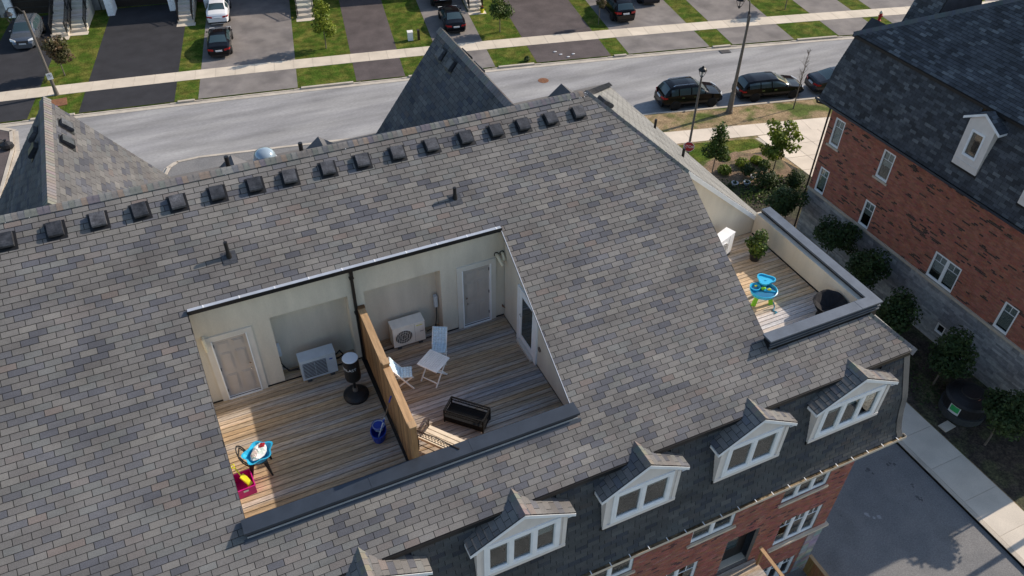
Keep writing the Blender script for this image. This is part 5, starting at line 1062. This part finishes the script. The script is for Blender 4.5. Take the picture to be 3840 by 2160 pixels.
# ------------------------------------------------------------------ roof terrace: dividing fence
fo = (-8.2, -5., D); fc = thing('privacy_fence', 'cedar privacy fence dividing the two roof terraces', 'fence', fo)
def fb(mb, n, mt): return mb.build(n, mt, fc, org=fo)
y = -2.95
while y > -7.2:
    zt = 14.34; xo = (y+2.9)*.018
    fb(MB().box(-8.275+xo, -8.255+xo, y-.128, y-.015, D+.07, zt, sepu((1, 1, 1), .3)), 'board', 'fence')
    fb(MB().box(-8.155+xo, -8.135+xo, y-.131+.07, y-.012+.07, D+.07, zt, sepu((1, 1, 1), .3)), 'board', 'fence')
    y -= .143
fb(MB().bar((-8.205, -2.88, 14.362), (-8.245, -5.12, 14.362), .19, .045), 'cap_rail', 'fencecap'); fb(MB().bar((-8.247, -5.26, 14.34), (-8.283, -7.22, 14.34), .19, .045, col=(1.1, 1.05, 1)), 'cap_rail', 'fencecap')
for z in (D+.25, 13.6): fb(MB().bar((-8.205, -2.9, z), (-8.28, -7.15, z), .1, .09), 'rail', 'fence')
for y, zt in ((-5.19, 14.47), (-7.27, 14.4)):
    xp = -8.205+(y+2.9)*.018; fb(MB().box(xp-.07, xp+.07, y-.09, y+.09, D, zt), 'post', 'fence'); fb(MB().slab([(xp-.09, y-.1, zt), (xp+.09, y-.1, zt), (xp+.09, y+.1, zt), (xp-.09, y+.1, zt)], (0, 0, .03)), 'post_cap', 'fencecap')
fb(MB().box(-8.3, -8.1, -2.99, -2.87, D, 14.41, (.45, .42, .4)), 'post', 'fence')
# ------------------------------------------------------------------ condensers
def ac_unit(label, x0, yf, z, enamel, w=.94, h=.79, dp=.36, rz=0., round_fan=True, mark=None):
    r = thing('air_conditioner', label, 'air conditioner', (x0+w/2, yf+dp/2, z), rz)
    MB().slab([(-w/2, -dp/2, .07), (w/2, -dp/2, .07), (w/2, dp/2, .07), (-w/2, dp/2, .07)], (0, 0, h-.07)).build('cabinet', enamel, r)
    MB().box(-w/2-.008, w/2+.008, -dp/2-.01, dp/2+.01, h, h+.02).build('top_cover', enamel, r)
    for x in (-w*.33, w*.33): MB().box(x-.06, x+.06, -dp/2-.03, dp/2+.03, 0, .068).build('foot', 'acdark', r)
    if round_fan:
        fan = MB(); n = 26; R = .25; cx, cz = -w*.17, h*.52
        fan.add([(cx+R*cos(2*pi*i/n), -dp/2-.004, cz+R*sin(2*pi*i/n)) for i in range(n)], [tuple(range(n))]); fo_ = fan.build('fan_opening', 'acdark', r)
        for k in range(3):
            rr = R*(k+1)/3; g_ = MB()
            for i in range(n): a, b = 2*pi*i/n, 2*pi*(i+1)/n; g_.bar((cx+rr*cos(a), -dp/2-.014, cz+rr*sin(a)), (cx+rr*cos(b), -dp/2-.014, cz+rr*sin(b)), .006 if k < 2 else .02, .006)
            g_.build('guard_ring', enamel, fo_)
        for i in range(9): x = cx-R+.05+i*(2*R-.1)/8; hh_ = sqrt(max(0, R*R-(x-cx)**2)); MB().box(x-.004, x+.004, -dp/2-.02, -dp/2-.012, cz-hh_, cz+hh_).build('guard_bar', enamel, fo_)
        MB().box(w*.18, w*.185, -dp/2-.004, -dp/2-.001, .09, h-.02).build('panel_seam', 'acdark', r)
    else:
        op = MB().box(-w/2+.05, w*.22, -dp/2-.004, -dp/2-.001, .14, h-.09).build('coil_opening', 'acdark', r)
        for i in range(11): z_ = .15+i*(h-.26)/10; MB().box(-w/2+.04, w*.23, -dp/2-.016, -dp/2-.008, z_-.004, z_+.004).build('grille_bar', enamel, op)
        for i in range(3): x = -w/2+.06+i*(w*.66)/2; MB().box(x-.004, x+.004, -dp/2-.02, -dp/2-.016, .14, h-.09).build('grille_wire', enamel, op)
    if mark == 'oval':
        m = MB(); n = 16; m.add([(w*.36+.055*cos(2*pi*i/n), -dp/2-.003, h*.78+.024*sin(2*pi*i/n)) for i in range(n)], [tuple(range(n))]); m.build('badge', 'blueplastic', r)
    if mark == 'stripe': MB().box(w*.23, w*.43, -dp/2-.003, -dp/2-.001, h*.86, h*.89).build('badge', 'yellow', r); MB().box(w*.34, w*.45, -dp/2-.003, -dp/2-.001, h*.55, h*.57).build('model_mark', 'acdark', r)
    return r
P = pz('D', 2295, 1440, D); Q = pz('D', 2560, 1370, D)
ac_unit('blue grey condenser with a louvred grille in the left wall niche', P[0], (P[1]+Q[1])/2+.02, D, 'acg', w=Q[0]-P[0], rz=0., round_fan=False, mark='oval')
P = pz('E', 405, 1198, D); Q = pz('E', 640, 1122, D)
ac_unit('cream condenser with a round fan guard in the right wall niche', P[0], (P[1]+Q[1])/2+.02, D, 'acw', w=Q[0]-P[0], mark='stripe')
P = pz('F', 345, 490, DE); ac_unit('white condenser on the end terrace beside the potted plant', P[0]-.7, P[1]+.0, DE, 'white', w=.86, h=.85, dp=.34, rz=.35)
for lb_, pts in zip(('short black refrigerant pipe left of the blue grey condenser', 'black refrigerant pipe looping down behind the punching bag side of the condenser'), ([(-10.1, -2.7, D+.2), (-10.35, -2.65, D+.15), (-10.5, -2.55, D+.3)], [(-9.15, -2.9, D+.45), (-8.95, -2.8, D+.5), (-8.85, -2.7, D+.2), (-9.0, -2.6, D+.03), (-9.4, -2.55, D+.03)])):
    c = thing('refrigerant_line', lb_, 'pipe', pts[0]); MB().tube([Vector(p)-Vector(pts[0]) for p in pts], .022, 8).build('hose', 'blackplastic', c)
# ------------------------------------------------------------------ white table and chairs
cs = [pz('E', *c, D+.68) for c in ((570, 1295), (672, 1187), (815, 1250), (718, 1368))]
cen = sum(cs)/4; ux = cs[2]-cs[1]; uy = cs[1]-cs[0]; tw = (np.linalg.norm(ux)+np.linalg.norm(cs[3]-cs[0]))/2; td = (np.linalg.norm(uy)+np.linalg.norm(cs[3]-cs[2]))/2
tb = thing('folding_table', 'white slatted square folding table', 'table', (cen[0], cen[1], D), atan2(ux[1], ux[0]))
for i in range(9): x = -tw/2+.05+(i+.5)*(tw-.1)/9; MB().box(x-(tw-.1)/18+.006, x+(tw-.1)/18-.006, -td/2+.045, td/2-.045, .665, .683).build('slat', 'whitewood', tb)
fr = MB()
for a, b, c, e in ((-tw/2, tw/2, -td/2, -td/2+.045), (-tw/2, tw/2, td/2-.045, td/2), (-tw/2, -tw/2+.05, -td/2+.045, td/2-.045), (tw/2-.05, tw/2, -td/2+.045, td/2-.045)): fr.box(a, b, c, e, .655, .684)
fr.build('top_frame', 'whitewood', tb)
for s_ in (-1, 1):
    x = s_*(tw/2-.07); MB().bar((x, -td/2+.03, 0), (x, td/2-.05, .655), .045, .022, up=(1, 0, 0)).build('leg', 'whitewood', tb); x -= s_*.025; MB().bar((x, td/2-.03, 0), (x, -td/2+.05, .655), .045, .022, up=(1, 0, 0)).build('leg', 'whitewood', tb)
for y in (-td/2+.1, td/2-.1): MB().bar((-tw/2+.09, y, .11), (tw/2-.09, y, .11), .035, .018).build('stretcher', 'whitewood', tb)
def folding_chair(label, seat, w=.4, dp=.4):
    """seat: front-left, front-right, back-right, back-left corner points"""
    fl, frr, br, bl = [np.array(q) for q in seat]; c = (fl+frr+br+bl)/4; d = (bl+br)/2-(fl+frr)/2; ang = atan2(d[1], d[0])-pi/2
    r = thing('folding_chair', label, 'chair', (c[0], c[1], D), ang)
    for i in range(6): y = -dp/2+(i+.5)*dp/6; MB().box(-w/2+.02, w/2-.02, y-dp/12+.006, y+dp/12-.006, .43, .445).build('seat_slat', 'whitewood', r)
    bt = Vector((0, dp/2+.2, .9)); bb = Vector((0, dp/2-.02, .46)); bd = (bt-bb); L_ = bd.length; bd.normalize(); bn = Vector((0, -bd.z, bd.y))
    for s_ in (-1, 1):
        MB().bar((s_*w/2, dp/2+.2, .9), (s_*w/2, -dp/2-.02, .0), .04, .022, up=(1, 0, 0)).build('leg', 'whitewood', r); MB().bar((s_*(w/2-.028), -dp/2, .44), (s_*(w/2-.028), dp/2+.12, 0), .04, .022, up=(1, 0, 0)).build('leg', 'whitewood', r)
    for t in (.25, .62, .95): p = bb+bd*L_*t; MB().bar((-w/2+.012, p.y, p.z), (w/2-.012, p.y, p.z), .018, .05, up=bd).build('back_slat', 'whitewood', r)
    MB().bar((-w/2+.03, dp/2+.06, .07), (w/2-.03, dp/2+.06, .07), .03, .018).build('stretcher', 'whitewood', r)
    def pad(n, O, U, V, N, uw, vh):
        nu = nv = 5; mbp = MB(); K_ = 5
        for i in range(nu*K_):
            for j in range(nv*K_):
                pt = lambda a, b: Vector(O)+Vector(U)*((a/(nu*K_)-.5)*uw)+Vector(V)*((b/(nv*K_))*vh)+Vector(N)*(.03+.022*(abs(sin(pi*a/K_))*abs(sin(pi*b/K_)))**.5)
                mbp.quad(pt(i, j), pt(i+1, j), pt(i+1, j+1), pt(i, j+1))
        mbp.fbox(O, U, V, N, -uw/2, uw/2, 0, vh, 0.006, .03); return mbp.build(n, 'cushion', r, smooth=False)
    pad('seat_cushion', (0, -dp/2, .447), (1, 0, 0), (0, 1, 0), (0, 0, 1), w-.01, dp); pad('back_cushion', bb+bn*.012, (1, 0, 0), bd, bn, w-.01, L_)
    return r
z = D+.47
folding_chair('white folding chair with pale blue quilted cushions facing the slatted table', [pz('E', *c, z) for c in ((672, 1193), (790, 1218), (795, 1143), (688, 1140))])
folding_chair('white folding chair with pale blue seat pad backed against the cedar fence', [pz('E', *c, z) for c in ((538, 1400), (525, 1312), (420, 1325), (425, 1408))])
# ------------------------------------------------------------------ wicker lounge base
A_, B_, C_ = (pz('H', *c, D) for c in ((772, 280), (1062, 368), (1130, 270))); ux = B_-A_; uy = C_-B_; lw, ld = np.linalg.norm(ux), np.linalg.norm(uy); cen = A_+ux/2+uy/2
wk = thing('wicker_lounge', 'empty black wicker lounge frame with lattice sides', 'outdoor seat', (cen[0], cen[1], D), atan2(ux[1], ux[0]))
x0, y0 = lw/2, ld/2; hk = .46
for sx in (-1, 1):
    for sy in (-1, 1): MB().box(sx*x0-.016, sx*x0+.016, sy*y0-.016, sy*y0+.016, 0, hk).build('leg', 'wicker', wk)
for a, b in (((-x0, -y0), (x0, -y0)), ((x0, -y0), (x0, y0)), ((x0, y0), (-x0, y0)), ((-x0, y0), (-x0, -y0))):
    MB().bar((*a, hk), (*b, hk), .03, .03).build('top_rail', 'wicker', wk); m = MB(); n = int(math.dist(a, b)/.045); A2, B2 = Vector((*a, 0)), Vector((*b, 0))
    m.bar((*a, hk-.11), (*b, hk-.11), .02, .02)
    for i in range(n):
        p, q = A2.lerp(B2, i/n), A2.lerp(B2, (i+1)/n); m.bar(p+Vector((0, 0, hk-.11)), q+Vector((0, 0, hk-.02)), .006, .006); m.bar(q+Vector((0, 0, hk-.11)), p+Vector((0, 0, hk-.02)), .006, .006)
    m.build('lattice', 'wicker', wk); nn = Vector((B2-A2)).normalized().cross(Vector((0, 0, 1)))
    MB().slab([A2+Vector((0, 0, .06)), B2+Vector((0, 0, .06)), B2+Vector((0, 0, .21)), A2+Vector((0, 0, .21))], nn*.012).build('side_panel', 'wicker', wk)
    MB().bar((*a, .22), (*b, .22), .03, .03).build('seat_rail', 'wicker', wk)
MB().box(-x0+.02, x0-.02, -y0+.02, y0-.02, .195, .225).build('seat_panel', 'wicker', wk)
# ------------------------------------------------------------------ garden bench
P1 = pz('H', 655, 312, D+.42); P2 = pz('H', 915, 425, D+.42); u_ = (P2-P1)[:2]; u_ = u_/np.linalg.norm(u_); v_ = np.array([u_[1], -u_[0]]); v_ = -v_ if v_@np.array([-.8, -.6]) < 0 else v_
bo = P1[:2]+u_*.62+v_*.22; bn_ = thing('garden_bench', 'iron framed garden bench with cream slats tucked behind the terrace curb', 'bench', (bo[0], bo[1], D), atan2(u_[1], u_[0])); ly = 1 if (np.array([-u_[1], u_[0]])@v_) > 0 else -1
bl_ = 1.24
for i in range(4): y = ly*(-.2+i*.125); MB().box(-bl_/2+.04, bl_/2-.04, y-.05, y+.05, .40, .42).build('seat_slat', 'benchslat', bn_)
MB().box(-bl_/2+.04, bl_/2-.04, ly*.285-.012, ly*.285+.012, .46, .55).build('back_slat', 'benchslat', bn_)
for s_ in (-1, 1):
    x = s_*bl_/2; m = MB(); m.tube([(x, ly*.27, 0), (x, ly*.25, .4), (x, ly*.33, .88)], .02, 8); m.tube([(x, ly*-.24, 0), (x, ly*-.22, .4), (x, ly*-.26, .56), (x, ly*-.2, .64), (x, ly*-.05, .66), (x, ly*.28, .62)], .018, 8); m.tube([(x, ly*-.24, .4), (x, ly*.27, .4)], .018, 8)
    an = [(x, ly*(-.22+.06*cos(t)), .58+.06*sin(t)) for t in [k*.7 for k in range(10)]]; m.tube(an, .012, 6); m.build('end_frame', 'bronze', bn_)
m = MB(); m.tube([(-bl_/2, ly*.33, .86), (-.3, ly*.335, .88), (0, ly*.34, .92), (.3, ly*.335, .88), (bl_/2, ly*.33, .86)], .014, 8); m.tube([(-bl_/2, ly*.3, .78), (bl_/2, ly*.3, .78)], .01, 6); m.tube([(-bl_/2, ly*.285, .6), (bl_/2, ly*.285, .6)], .012, 6); m.tube([(-bl_/2, ly*.26, .2), (bl_/2, ly*.26, .2)], .012, 6)
m.build('back_rail', 'bronze', bn_)
for i in range(13): x = -bl_/2+.1+i*(bl_-.2)/12; MB().tube([(x, ly*.285, .6), (x, ly*.3, .78)], .008, 6).build('spindle', 'bronze', bn_)
m = MB()
for k in range(5):
    x = -.4+k*.2
    m.tube([(x+.05*cos(t), ly*.315, .83+.03*sin(t)) for t in [q*.8 for q in range(9)]], .007, 5)
m.build('scrollwork', 'bronze', bn_)
# ------------------------------------------------------------------ boxing bag, mop bucket, chair with tub, toy bin
P = pz('H', 115, 88, D); bg = thing('punching_bag', 'free standing black punching bag on a round base', 'punching bag', P)
MB().lathe([(.33, 0), (.345, .06), (.34, .1), (.27, .16), (.15, .2), (.1, .22), (.001, .22)], (0, 0, 0), 28).build('base', 'blackplastic', bg, smooth=False); MB().lathe([(.07, .2), (.075, .24), (.065, .27), (.075, .3), (.06, .34), (.001, .34)], (0, 0, 0), 16).build('collar', 'pole', bg)
zt = over(P, 'E', 45, 1255)[2]-D; MB().cyl((0, 0, .34), (0, 0, zt-.7), .035, 12).build('stem', 'black', bg)
MB().lathe([(.12, zt-.78), (.2, zt-.75), (.21, zt-.7), (.21, zt-.012), (.2, zt-.01)], (0, 0, 0), 26).build('bag', pm('black_vinyl', (.012, .012, .013), .4, .2, 6), bg, smooth=False); MB().lathe([(.208, zt-.012), (.2, zt+.006), (.001, zt+.008)], (0, 0, 0), 26).build('top_disc', 'plate', bg)
# lettering wrapped on the bag
me = text('EVERLAST', bg, (0, 0, 0), .125, 'plate', rot=(0, 0, 0), ext=.0)
ac = radians(218)
for v in me.data.vertices:
    x, y = v.co.x, v.co.y; a_ = ac+x/.213; v.co = (.213*cos(a_), .213*sin(a_), zt-.28+y)
P = pz('H', 287, 400, D); bk = thing('mop_bucket', 'blue mop bucket with a spin basket and a mop standing in it', 'mop bucket', (P[0], P[1], D), 1.2); bk.scale = (1.25, 1.25, 1.15)
MB().lathe([(.13, 0), (.16, .24), (.165, .25), (.15, .25), (.12, .02), (.001, .015)], (0, 0, 0), 22, sx=1.35).build('bucket', 'blueplastic', bk); MB().lathe([(.09, .16), (.115, .3), (.125, .3), (.1, .17), (.001, .165)], (.1, 0, 0), 20).build('spin_basket', 'acg', bk); MB().lathe([(.125, .27), (.14, .3), (.13, .31), (.12, .28)], (.1, 0, 0), 20).build('basket_rim', 'blueplastic', bk)
Q = over(P, 'H', 375, 95); h1 = Vector((-.1, 0, .12)); tipw = np.array([Q[0]+.12, Q[1]+.05, D+1.2]); tq = px('H', 375, 92, -8.36); Rz = Matrix.Rotation(-1.2, 4, 'Z'); tl_ = Rz@Vector((tq[0]-P[0], tq[1]-P[1], tq[2]-D)); tl_ = Vector((tl_.x/1.25, tl_.y/1.25, tl_.z/1.15))
h2 = h1.lerp(tl_, .86); m = MB(); m.cyl(h1, h1.lerp(tl_, .5), .013, 8); m.build('mop_pole', 'acg', bk); MB().cyl(h1.lerp(tl_, .5), h2, .012, 8).build('mop_pole_upper', 'chrome', bk); MB().cyl(h2, tl_, .016, 8).build('grip', 'blueplastic', bk); MB().cyl(h1.lerp(tl_, .38), h1.lerp(tl_, .46), .017, 8).build('pole_joint', 'blueplastic', bk)
# black metal chair
f1, f2, f3 = (pz('G', *c, D) for c in ((1865, 648), (1905, 722), (2040, 668))); cc = pz('G', 1950, 560, D+.45)
ch = thing('metal_chair', 'black sheet metal cafe chair with looped back holding a blue tub', 'chair', (cc[0], cc[1], D), radians(82)); ch.scale = (1.18, 1.18, 1.08)
MB().slab([(-.19, -.18, .44), (.19, -.18, .44), (.18, .19, .44), (-.18, .19, .44)], (0, 0, .02)).build('seat', 'black', ch)
for sx in (-1, 1):
    for sy in (-1, 1): m = MB(); m.slab([(sx*.17, sy*.19, .44), (sx*.19, sy*.1, .44), (sx*.215, sy*.23, 0), (sx*.235, sy*.2, 0)], (-sx*.025, -sy*.012, 0)); m.build('leg', 'black', ch)
m = MB()
for k in (1., .72): m.tube([(.17*k, .2, .45), (.2*k, .27, .62), (.17*k, .32, .76), (.09*k, .35, .85*k+.02), (0, .36, .88*k+.02), (-.09*k, .35, .85*k+.02), (-.17*k, .32, .76), (-.2*k, .27, .62), (-.17*k, .2, .45)], .014, 7)
m.build('back_hoop', 'black', ch)
tp = pz('G', 1955, 530, D+.56); tbq = thing('plastic_tub', 'sky blue flower shaped plastic tub sitting on the metal chair', 'tub', (cc[0]+.03, cc[1]-.0, D+.5), .4); tbq.scale = (1.5, 1.4, 1.3)
m = MB(); n = 40
prof = [(.15, 0), (.2, .12), (.215, .14), (.19, .135), (.14, .02), (.001, .015)]; vs_ = []
for (r_, z_) in prof:
    for i in range(n): t = 2*pi*i/n; k = r_*(1+.13*cos(5*t)*min(1, z_/.1)); vs_.append((k*cos(t)*1.15, k*sin(t), z_))
m.add(vs_, [(j*n+i, j*n+(i+1) % n, (j+1)*n+(i+1) % n, (j+1)*n+i) for j in range(len(prof)-1) for i in range(n)]+[tuple(range(n-1, -1, -1))]); m.build('bowl', 'skyplastic', tbq)
bgp = thing('plastic_bag', 'crumpled printed plastic bag with a red item lying in the blue tub', 'bag', (cc[0]+.05, cc[1]+.04, D+.55), .9); bgp.scale = (1.35, 1.35, 1.2)
def crumple(rx, ry, rz, seed, n=14):
    rr = random.Random(seed); mb = MB(); vs_ = []
    for j in range(n//2+1):
        for i in range(n): th, ph = pi*j/(n//2), 2*pi*i/n; k = 1+rr.uniform(-.22, .18); vs_.append((rx*k*sin(th)*cos(ph), ry*k*sin(th)*sin(ph), rz+rz*k*cos(th)))
    return mb.add(vs_, [(j*n+i, (j+1)*n+i, (j+1)*n+(i+1) % n, j*n+(i+1) % n) for j in range(n//2) for i in range(n)])
crumple(.2, .12, .07, 3).build('bag', 'cloth', bgp); o = crumple(.07, .05, .035, 5).build('red_item', 'clothred', bgp); o.location = (.11, -.02, .09); o = crumple(.09, .06, .03, 8).build('printed_patch', pm('pale_print', (.55, .45, .42), .6, .3, 12, col2=(.35, .5, .35), ms=9), bgp); o.location = (-.1, .02, .09)
q = [pz('G', *c, D+.32) for c in ((1885, 782), (1810, 812), (1755, 667), (1872, 652))]; cb2 = sum(q)/4; d_ = q[0]-q[1]
bn2 = thing('storage_bin', 'magenta plastic storage bin on the deck beside the roof edge', 'bin', (cb2[0]-.0, cb2[1]+.0, D), atan2(d_[1], d_[0])); wx = .23; wy = np.linalg.norm(q[0]-q[3])/2
m = MB()
for a, b, c, e in ((-wx, wx, -wy, -wy+.012), (-wx, wx, wy-.012, wy), (-wx, -wx+.012, -wy+.012, wy-.012), (wx-.012, wx, -wy+.012, wy-.012)): m.box(a, b, c, e, .006, .3)
m.box(-wx, wx, -wy, wy, 0, .006); m.build('tub', 'pink', bn2); m = MB()
for a, b, c, e in ((-wx-.015, wx+.015, -wy-.015, -wy+.012), (-wx-.015, wx+.015, wy-.012, wy+.015), (-wx-.015, -wx+.012, -wy+.012, wy-.012), (wx-.012, wx+.015, -wy+.012, wy-.012)): m.box(a, b, c, e, .3, .315)
m.build('rim', 'pink', bn2); MB().box(-.06, .06, -wy-.019, -wy-.016, .2, .26).build('label', 'plate', bn2)
ty = thing('toy_scoop', 'yellow plastic toy scoop standing in the magenta bin', 'toy', (cb2[0]+.05, cb2[1]+.02, D+.01), atan2(d_[1], d_[0])+.5)
m = MB(); m.slab([(-.04, -.16, .18), (.05, -.18, .2), (.07, 0, .3), (.05, .12, .36), (-.06, .1, .34), (-.05, 0, .28)], (.01, -.02, .035)); m.bar((0, .1, .35), (.02, .3, .5), .03, .02); m.tube([(0.03, .3, .5), (-.04, .33, .53), (-.02, .38, .57), (.06, .37, .56), (.03, .3, .5)], .012, 6); m.bar((0, -.1, .02), (0, -.1, .2), .1, .03); m.build('scoop', 'yellow', ty)
# ------------------------------------------------------------------ end terrace
P = pz('F', 540, 508, DE); pl = thing('potted_plant', 'bushy yellow green plant in a dark pot on the end terrace', 'plant', P)
MB().lathe([(.15, 0), (.2, .26), (.21, .28), (.18, .28), (.001, .25)], (0, 0, 0), 16).build('pot', 'blackplastic', pl); leaf_cloud([(0, 0, .6, .32, .32, .34), (.15, .1, .85, .25, .22, .22), (-.22, .12, .7, .2, .2, .2), (-.05, -.1, .42, .28, .26, .2)], 1100, .055, .3).build('foliage', 'leaf', pl); leaf_cloud([(-.12, -.15, .62, .16, .12, .24)], 190, .055, .2).build('yellow_foliage', 'leaflime', pl)
m = MB(); m.cyl((.05, -.1, .2), (.22, -.16, .85), .012, 6); m.cyl((0, 0, .2), (.0, .0, .6), .02, 6); m.build('stake', 'benchslat', pl)
cw = pz('F', 610, 745, DE+.46); wt = thing('water_table', 'sky blue toddler water table with lime green legs and a raised tray', 'toy table', (cw[0], cw[1], DE), -.4); wt.scale = (1.14, 1.14, 1.05)
MB().lathe([(.26, .34), (.33, .36), (.36, .46), (.375, .48), (.355, .49), (.32, .4), (.001, .385)], (0, 0, 0), 30, sy=.9).build('basin', 'skyplastic', wt, smooth=False)
MB().slab([(.01, -.03, .39), (.3, -.1, .39), (.3, -.08, .47), (.01, -.01, .47)], (0, .03, 0)).build('divider', 'skyplastic', wt); MB().lathe([(.31, .43), (.001, .431)], (0, 0, 0), 28, sy=.9).build('water', pm('pool_water', (.02, .16, .3), .05, .1, spec=.8), wt)
for an in (pi*1.2, pi*1.85, pi*.5): MB().slab([(.2*cos(an)-.05, .2*sin(an), .36), (.2*cos(an)+.05, .2*sin(an), .36), (.29*cos(an)+.06, .29*sin(an), 0), (.29*cos(an)-.06, .29*sin(an), 0)], (0, .05, 0)).build('leg', 'lime', wt)
m = MB(); m.cyl((.1, .2, .4), (.12, .32, .54), .05, 10); m.build('tray_post', 'skyplastic', wt)
m = MB(); tri = [(.12+.22*cos(t)*(1+.18*cos(3*t)), .32+.2*sin(t)*(1+.18*cos(3*t))) for t in [2*pi*i/30 for i in range(30)]]
for i in range(30):
    a, b = tri[i], tri[(i+1) % 30]; m.bar((*a, .57), (*b, .57), .03, .05)
m.build('tray_rim', 'skyplastic', wt); MB().slab([(x*1., y*1., .54) for x, y in tri], (0, 0, .012)).build('tray', 'skyplastic', wt)
MB().lathe([(.13, .4), (.15, .5), (.13, .5), (.11, .42), (.001, .42)], (-.2, .12, 0), 18).build('cup_well', 'skyplastic', wt)
for x, y, z_, mt, s_ in ((.0, .05, .46, 'lime', .07), (.15, .0, .47, 'yellow', .06), (-.02, .12, .5, 'blueplastic', .03), (-.18, .14, .5, 'yellow', .04)):
    o = crumple(s_, s_*.7, s_*.7, int(x*100)+50, 10).build('floating_toy', mt, wt); o.location = (x, y, z_-.03)
m = MB(); m.tube([(.3, -.25, .2), (.35, -.3, .05), (.28, -.42, .02), (.38, -.5, .02), (.3, -.55, .02)], .02, 7); dr = thing('toy_hose', 'teal hose toy lying at the foot of the water table', 'toy', (cw[0], cw[1], DE), -.4); m.build('hose', pm('teal_plastic', (.03, .2, .3), .4), dr)
cpz = pz('F', 1110, 860, DE+.42); pc = thing('papasan_chair', 'round papasan chair with a tufted charcoal cushion in the parapet corner', 'chair', (cpz[0]-.03, cpz[1]-.03, DE))
m = MB(); nr, nth = 9, 48; vs_ = []
for j in range(nr+1):
    r_ = .5*j/nr
    for i in range(nth):
        t = 2*pi*i/nth; puff = .03*abs(sin(4*t))*min(1, r_/.2)*(1-.3*j/nr); z_ = .36+.42*(r_/.5)**2*.55+puff+(.0 if j < nr else -.05); vs_.append((r_*cos(t), r_*sin(t), z_+.12*(r_/.5)*sin(t+.6)))
m.add(vs_, [(j*nth+i, j*nth+(i+1) % nth, (j+1)*nth+(i+1) % nth, (j+1)*nth+i) for j in range(nr) for i in range(nth)]); m.build('cushion', 'darkcloth', pc, smooth=False)
MB().lathe([(.3, 0), (.31, .03), (.2, .22), (.48, .5), (.52, .56), (.5, .57), (.2, .3), (.001, .3)], (0, 0, 0), 26).build('basket_frame', 'wicker', pc)
P = pz('F', 1243, 830, DE+.65); tg = tag(MB().box(P[0]-.06, P[0]+.06, P[1]-.02, P[1]+.02, DE+.02, DE+.03).build('paper_slip', 'plate'), 'small white slip lying near the papasan chair', 'litter')
